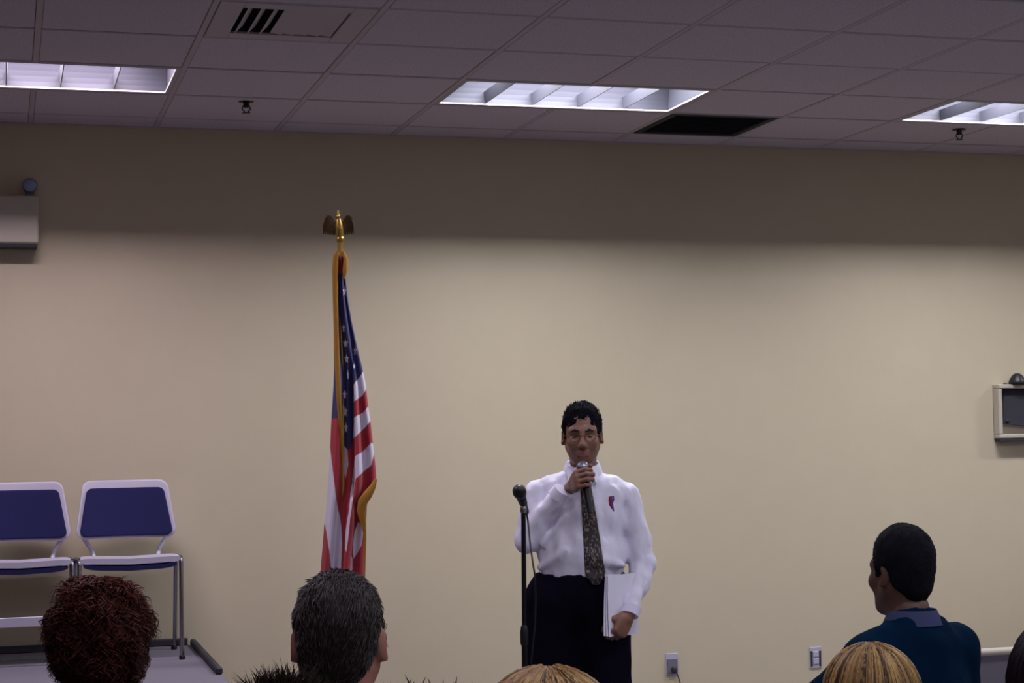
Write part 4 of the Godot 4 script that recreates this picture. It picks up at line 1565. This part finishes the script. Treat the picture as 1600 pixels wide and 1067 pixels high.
func audience() -> void:
	seated_base()
	var cloth := func(c: Color) -> Material: return dull(textured(mat(c, 0.9), M.cloth_tex, 8.0, 0.1), 0.12)
	var dark_legs: Material = cloth.call(Color(0.09, 0.09, 0.12))
	# --- man with short dark hair, before the flag
	var light_skin := Color(0.36, 0.155, 0.11)
	var p := seated("man with short dark brown hair seen from behind, below the flag", Vector3(0.581, 0, -3.18), 1.350, 0.0, -0.30, light_skin, cloth.call(Color(0.2, 0.2, 0.24)), dark_legs)
	var ht: Transform3D = p[1]
	var hb := add_cap_hair(p[0], ht, Color(0.012, 0.008, 0.008), 0.004, 0.005, 0.925)
	grow(hb, ht, 4600, 0.009, 0.020, Vector3(0, -0.75, -0.75), 0.0012, Color(0.034, 0.025, 0.025), 0.25)
	part("hair", hb.mesh(), dull(hairmat(0.5), 0.4), p[0])
	# --- curly red-haired listener, left
	p = seated("listener with bushy curly auburn hair, in front of the chairs", Vector3(0.189, 0, -3.90), 1.287, 0.0, 0.1, light_skin, cloth.call(Color(0.25, 0.12, 0.2)), dark_legs)
	ht = p[1]
	var f := Field.new(Vector3(-0.17, -0.26, -0.19), Vector3(0.17, 0.19, 0.14), 0.007)
	f.ell(Vector3(0, 0.022, -0.02), Vector3(0.098, 0.111, 0.105), 0.03)
	f.ell(Vector3(-0.010, -0.045, -0.032), Vector3(0.058, 0.085, 0.068), 0.03)
	f.rough(fnoise(15.0, 9, 3), 0.026, Vector3.ONE, 0.04)
	f.ell(Vector3(0, -0.05, 0.12), Vector3(0.072, 0.11, 0.075), 0.01, Basis(), true)
	var rr := f.nets()
	hb = MB.new()
	hb.has_col = true
	hb.c = Color(0.022, 0.006, 0.006)
	hb.add(rr[0], rr[1], ht)
	var base_n := hb.v.size()
	var inv := ht.affine_inverse()
	for _i in 5200:
		var root: Vector3 = inv * hb.v[rng.randi() % base_n]
		if root.z > 0.075: continue
		var out := (root - Vector3(0, clampf(root.y, -0.12, 0.03), -0.03)).normalized()
		var side := out.cross(Vector3.UP).normalized()
		var up := side.cross(out).normalized()
		if up.y < 0: up = -up
		var ph := rng.randf_range(0, TAU)
		var RR := rng.randf_range(0.004, 0.011)
		var L := rng.randf_range(0.03, 0.065) * (1.0 if root.y > -0.02 else 0.6)
		var turns := rng.randf_range(5.0, 10.0) * (1.0 if rng.randf() < 0.5 else -1.0)
		var pts := []
		for k in 10:
			var u := k / 9.0
			pts.append(ht * (root + side * (cos(ph + u * turns) - cos(ph)) * RR - up * L * u + out * (sin(ph + u * turns) * RR + 0.006 * u)))
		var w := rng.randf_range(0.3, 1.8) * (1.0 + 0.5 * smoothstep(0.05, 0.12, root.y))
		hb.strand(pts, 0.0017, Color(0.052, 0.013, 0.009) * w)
	part("hair", hb.mesh(), hairmat(0.5), p[0])
	# --- man in the teal jacket, head turned left
	var brown := Color(0.10, 0.05, 0.034)
	head_scale = Vector3(0.91, 1.0, 0.93)
	p = seated("man with cropped black hair and dark teal jacket, facing away at the right", Vector3(2.315, 0, -4.30), 1.325, 0.3, -0.06, brown, null, dark_legs)
	head_scale = Vector3.ONE
	ht = p[1]
	f = Field.new(Vector3(-0.36, 0.46, -0.26), Vector3(0.36, 1.13, 0.34), 0.011)
	top_shape(f, Vector3(0.305, 0.845, 0.04), Vector3(0.25, 0.76, 0.25), Vector3(-0.225, 0.72, 0.0), Vector3(-0.13, 0.64, 0.22))
	f.cap(Vector3(-0.06, 1.055, -0.075), Vector3(0.06, 1.055, -0.075), 0.022, 0.022, 0.03)
	rr = f.nets()
	var jb := MB.new()
	jb.add(rr[0], rr[1], Transform3D())
	part("jacket", jb.mesh(), cloth.call(Color(0.02, 0.125, 0.22)), p[0])
	var cb := MB.new()
	var rings := []
	for q in [[0.07, 1.06], [0.067, 1.082], [0.0645, 1.099], [0.0675, 1.101], [0.076, 1.082], [0.086, 1.062]]:
		var ring := []
		for j in 28:
			var a := TAU * j / 28
			ring.append(Vector3(cos(a) * q[0], q[1] - 0.03 * maxf(0, -sin(a)), -0.035 - sin(a) * q[0]))
		rings.append(ring)
	cb.loft(rings, false, false)
	part("shirt_collar", cb.mesh(), cloth.call(Color(0.26, 0.29, 0.42)), p[0])
	hb = add_cap_hair(p[0], ht, Color(0.007, 0.005, 0.008), 0.003, 0.005, 0.99)
	grow(hb, ht, 2600, 0.003, 0.007, Vector3(0, 0.2, -0.3), 0.0016, Color(0.007, 0.005, 0.008), 1.0, -1.0, 0.3)
	part("hair", hb.mesh(), hairmat(0.9), p[0])
	# --- two blondes
	for q in [["listener with streaky straight blonde hair, in front of the teal jacket", Vector3(1.416, 0, -2.757), 1.219, 0.0, 0.1], ["listener with straight dark-blonde hair, below the speaker's trousers", Vector3(0.572, 0, -1.881), 1.331, 0.0, 0.0]]:
		p = seated(q[0], q[1], q[2], q[3], q[4], light_skin, cloth.call(Color(0.3, 0.3, 0.36)), dark_legs)
		long_hair(p[0], p[1], [Color(0.42, 0.27, 0.10), Color(0.30, 0.18, 0.07), Color(0.09, 0.05, 0.03)], q[4] > 0.05)
	# --- tousled dark hair, beside the short-haired man
	p = seated("listener with spiky tousled dark brown hair, left of the short-haired man", Vector3(0.368, 0, -2.463), 1.242, 0.0, 0.0, light_skin, cloth.call(Color(0.2, 0.17, 0.15)), dark_legs)
	tousled(p[0], p[1], Color(0.028, 0.018, 0.014), 3000, 0.026)
	# --- only the tips of the hair show
	p = seated("listener of whom only a tuft of brown hair shows, left of the speaker", Vector3(0.259, 0, -1.132), 1.415, 0.0, 0.0, light_skin, cloth.call(Color(0.2, 0.2, 0.25)), dark_legs)
	tousled(p[0], p[1], Color(0.035, 0.021, 0.021), 2000, 0.012)
	# --- dark head at the right edge
	p = seated("dark-haired listener cut by the right edge, beside the low grey panel", Vector3(1.285, 0, -1.935), 1.359, 0.0, -0.5, light_skin, cloth.call(Color(0.06, 0.06, 0.08)), dark_legs)
	long_hair(p[0], p[1], [Color(0.008, 0.006, 0.01), Color(0.012, 0.009, 0.012), Color(0.006, 0.005, 0.007)], false)

func tousled(o: Node, ht: Transform3D, color: Color, count: int, lift: float) -> void:
	var hb := add_cap_hair(o, ht, color * 0.8, 0.012, 0.006, 1.04)
	strands_cap(hb, count, func(_i):
		var a := rng.randf_range(0, TAU)
		var e := asin(rng.randf_range(-0.1, 1.0))
		var root := on_skull(Vector3(0.083, 0.094, 0.1), Vector3(0, 0.044, -0.018), a, e)
		if root.z > 0.05 and root.y < 0.08: return []
		var out := (root - Vector3(0, 0.044, -0.018)).normalized()
		var w := Vector3(rng.randf_range(-1, 1), rng.randf_range(-0.2, 0.7), rng.randf_range(-1, 0.6))
		var L := lift * rng.randf_range(0.4, 1.3)
		var pts := []
		for k in 5:
			var u := k / 4.0
			pts.append(ht * (root + out * L * u + w * L * 0.6 * u * u))
		return [pts, 0.0014, color * rng.randf_range(0.6, 1.6)])
	part("hair", hb.mesh(), hairmat(0.5), o)

func long_hair(o: Node, ht: Transform3D, tones: Array, streaky: bool) -> void:
	var f := Field.new(Vector3(-0.13, -0.30, -0.16), Vector3(0.13, 0.17, 0.12), 0.007)
	f.ell(Vector3(0, 0.042, -0.016), Vector3(0.082, 0.094, 0.100), 0.02)
	f.cap(Vector3(0, 0.0, -0.035), Vector3(0, -0.22, -0.055), 0.083, 0.075, 0.03)
	f.ell(Vector3(0, -0.06, 0.12), Vector3(0.068, 0.16, 0.08), 0.01, Basis(), true)
	f.cap(Vector3(0, -0.06, 0.03), Vector3(0, -0.3, 0.05), 0.0, 0.0, 0.001)
	var r := f.nets()
	var hb := MB.new()
	hb.has_col = true
	hb.c = tones[2].lerp(tones[1], 0.4)
	hb.add(r[0], r[1], ht)
	var tone := fnoise(1.0, 77, 2)
	strands_cap(hb, 4200, func(_i):
		# locks run from the crown over the skull and hang straight
		var a := rng.randf_range(0, TAU)
		if sin(a) > 0.62: return []
		var pts := []
		var j := rng.randf_range(-0.006, 0.004)
		var start := rng.randf_range(0.9, 1.5)
		for k in 9:
			var u := k / 8.0
			var e := lerpf(start, -0.05, minf(u * 1.7, 1.0))
			var q := on_skull(Vector3(0.083 + j, 0.095 + j, 0.101 + j), Vector3(0, 0.042, -0.016), a, e)
			if u * 1.7 > 1.0: q += Vector3(0, -(u * 1.7 - 1.0) * 0.32, -0.02 * (u - 0.58))
			pts.append(ht * q)
		var t := tone.get_noise_1d(a * (9.0 if streaky else 5.0)) + rng.randf_range(-0.25, 0.25)
		var c: Color = tones[0] if t > 0.0 else (tones[1] if t > -0.3 else tones[2])
		return [pts, 0.0017, c * rng.randf_range(0.75, 1.2)])
	part("hair", hb.mesh(), hairmat(0.42), o)
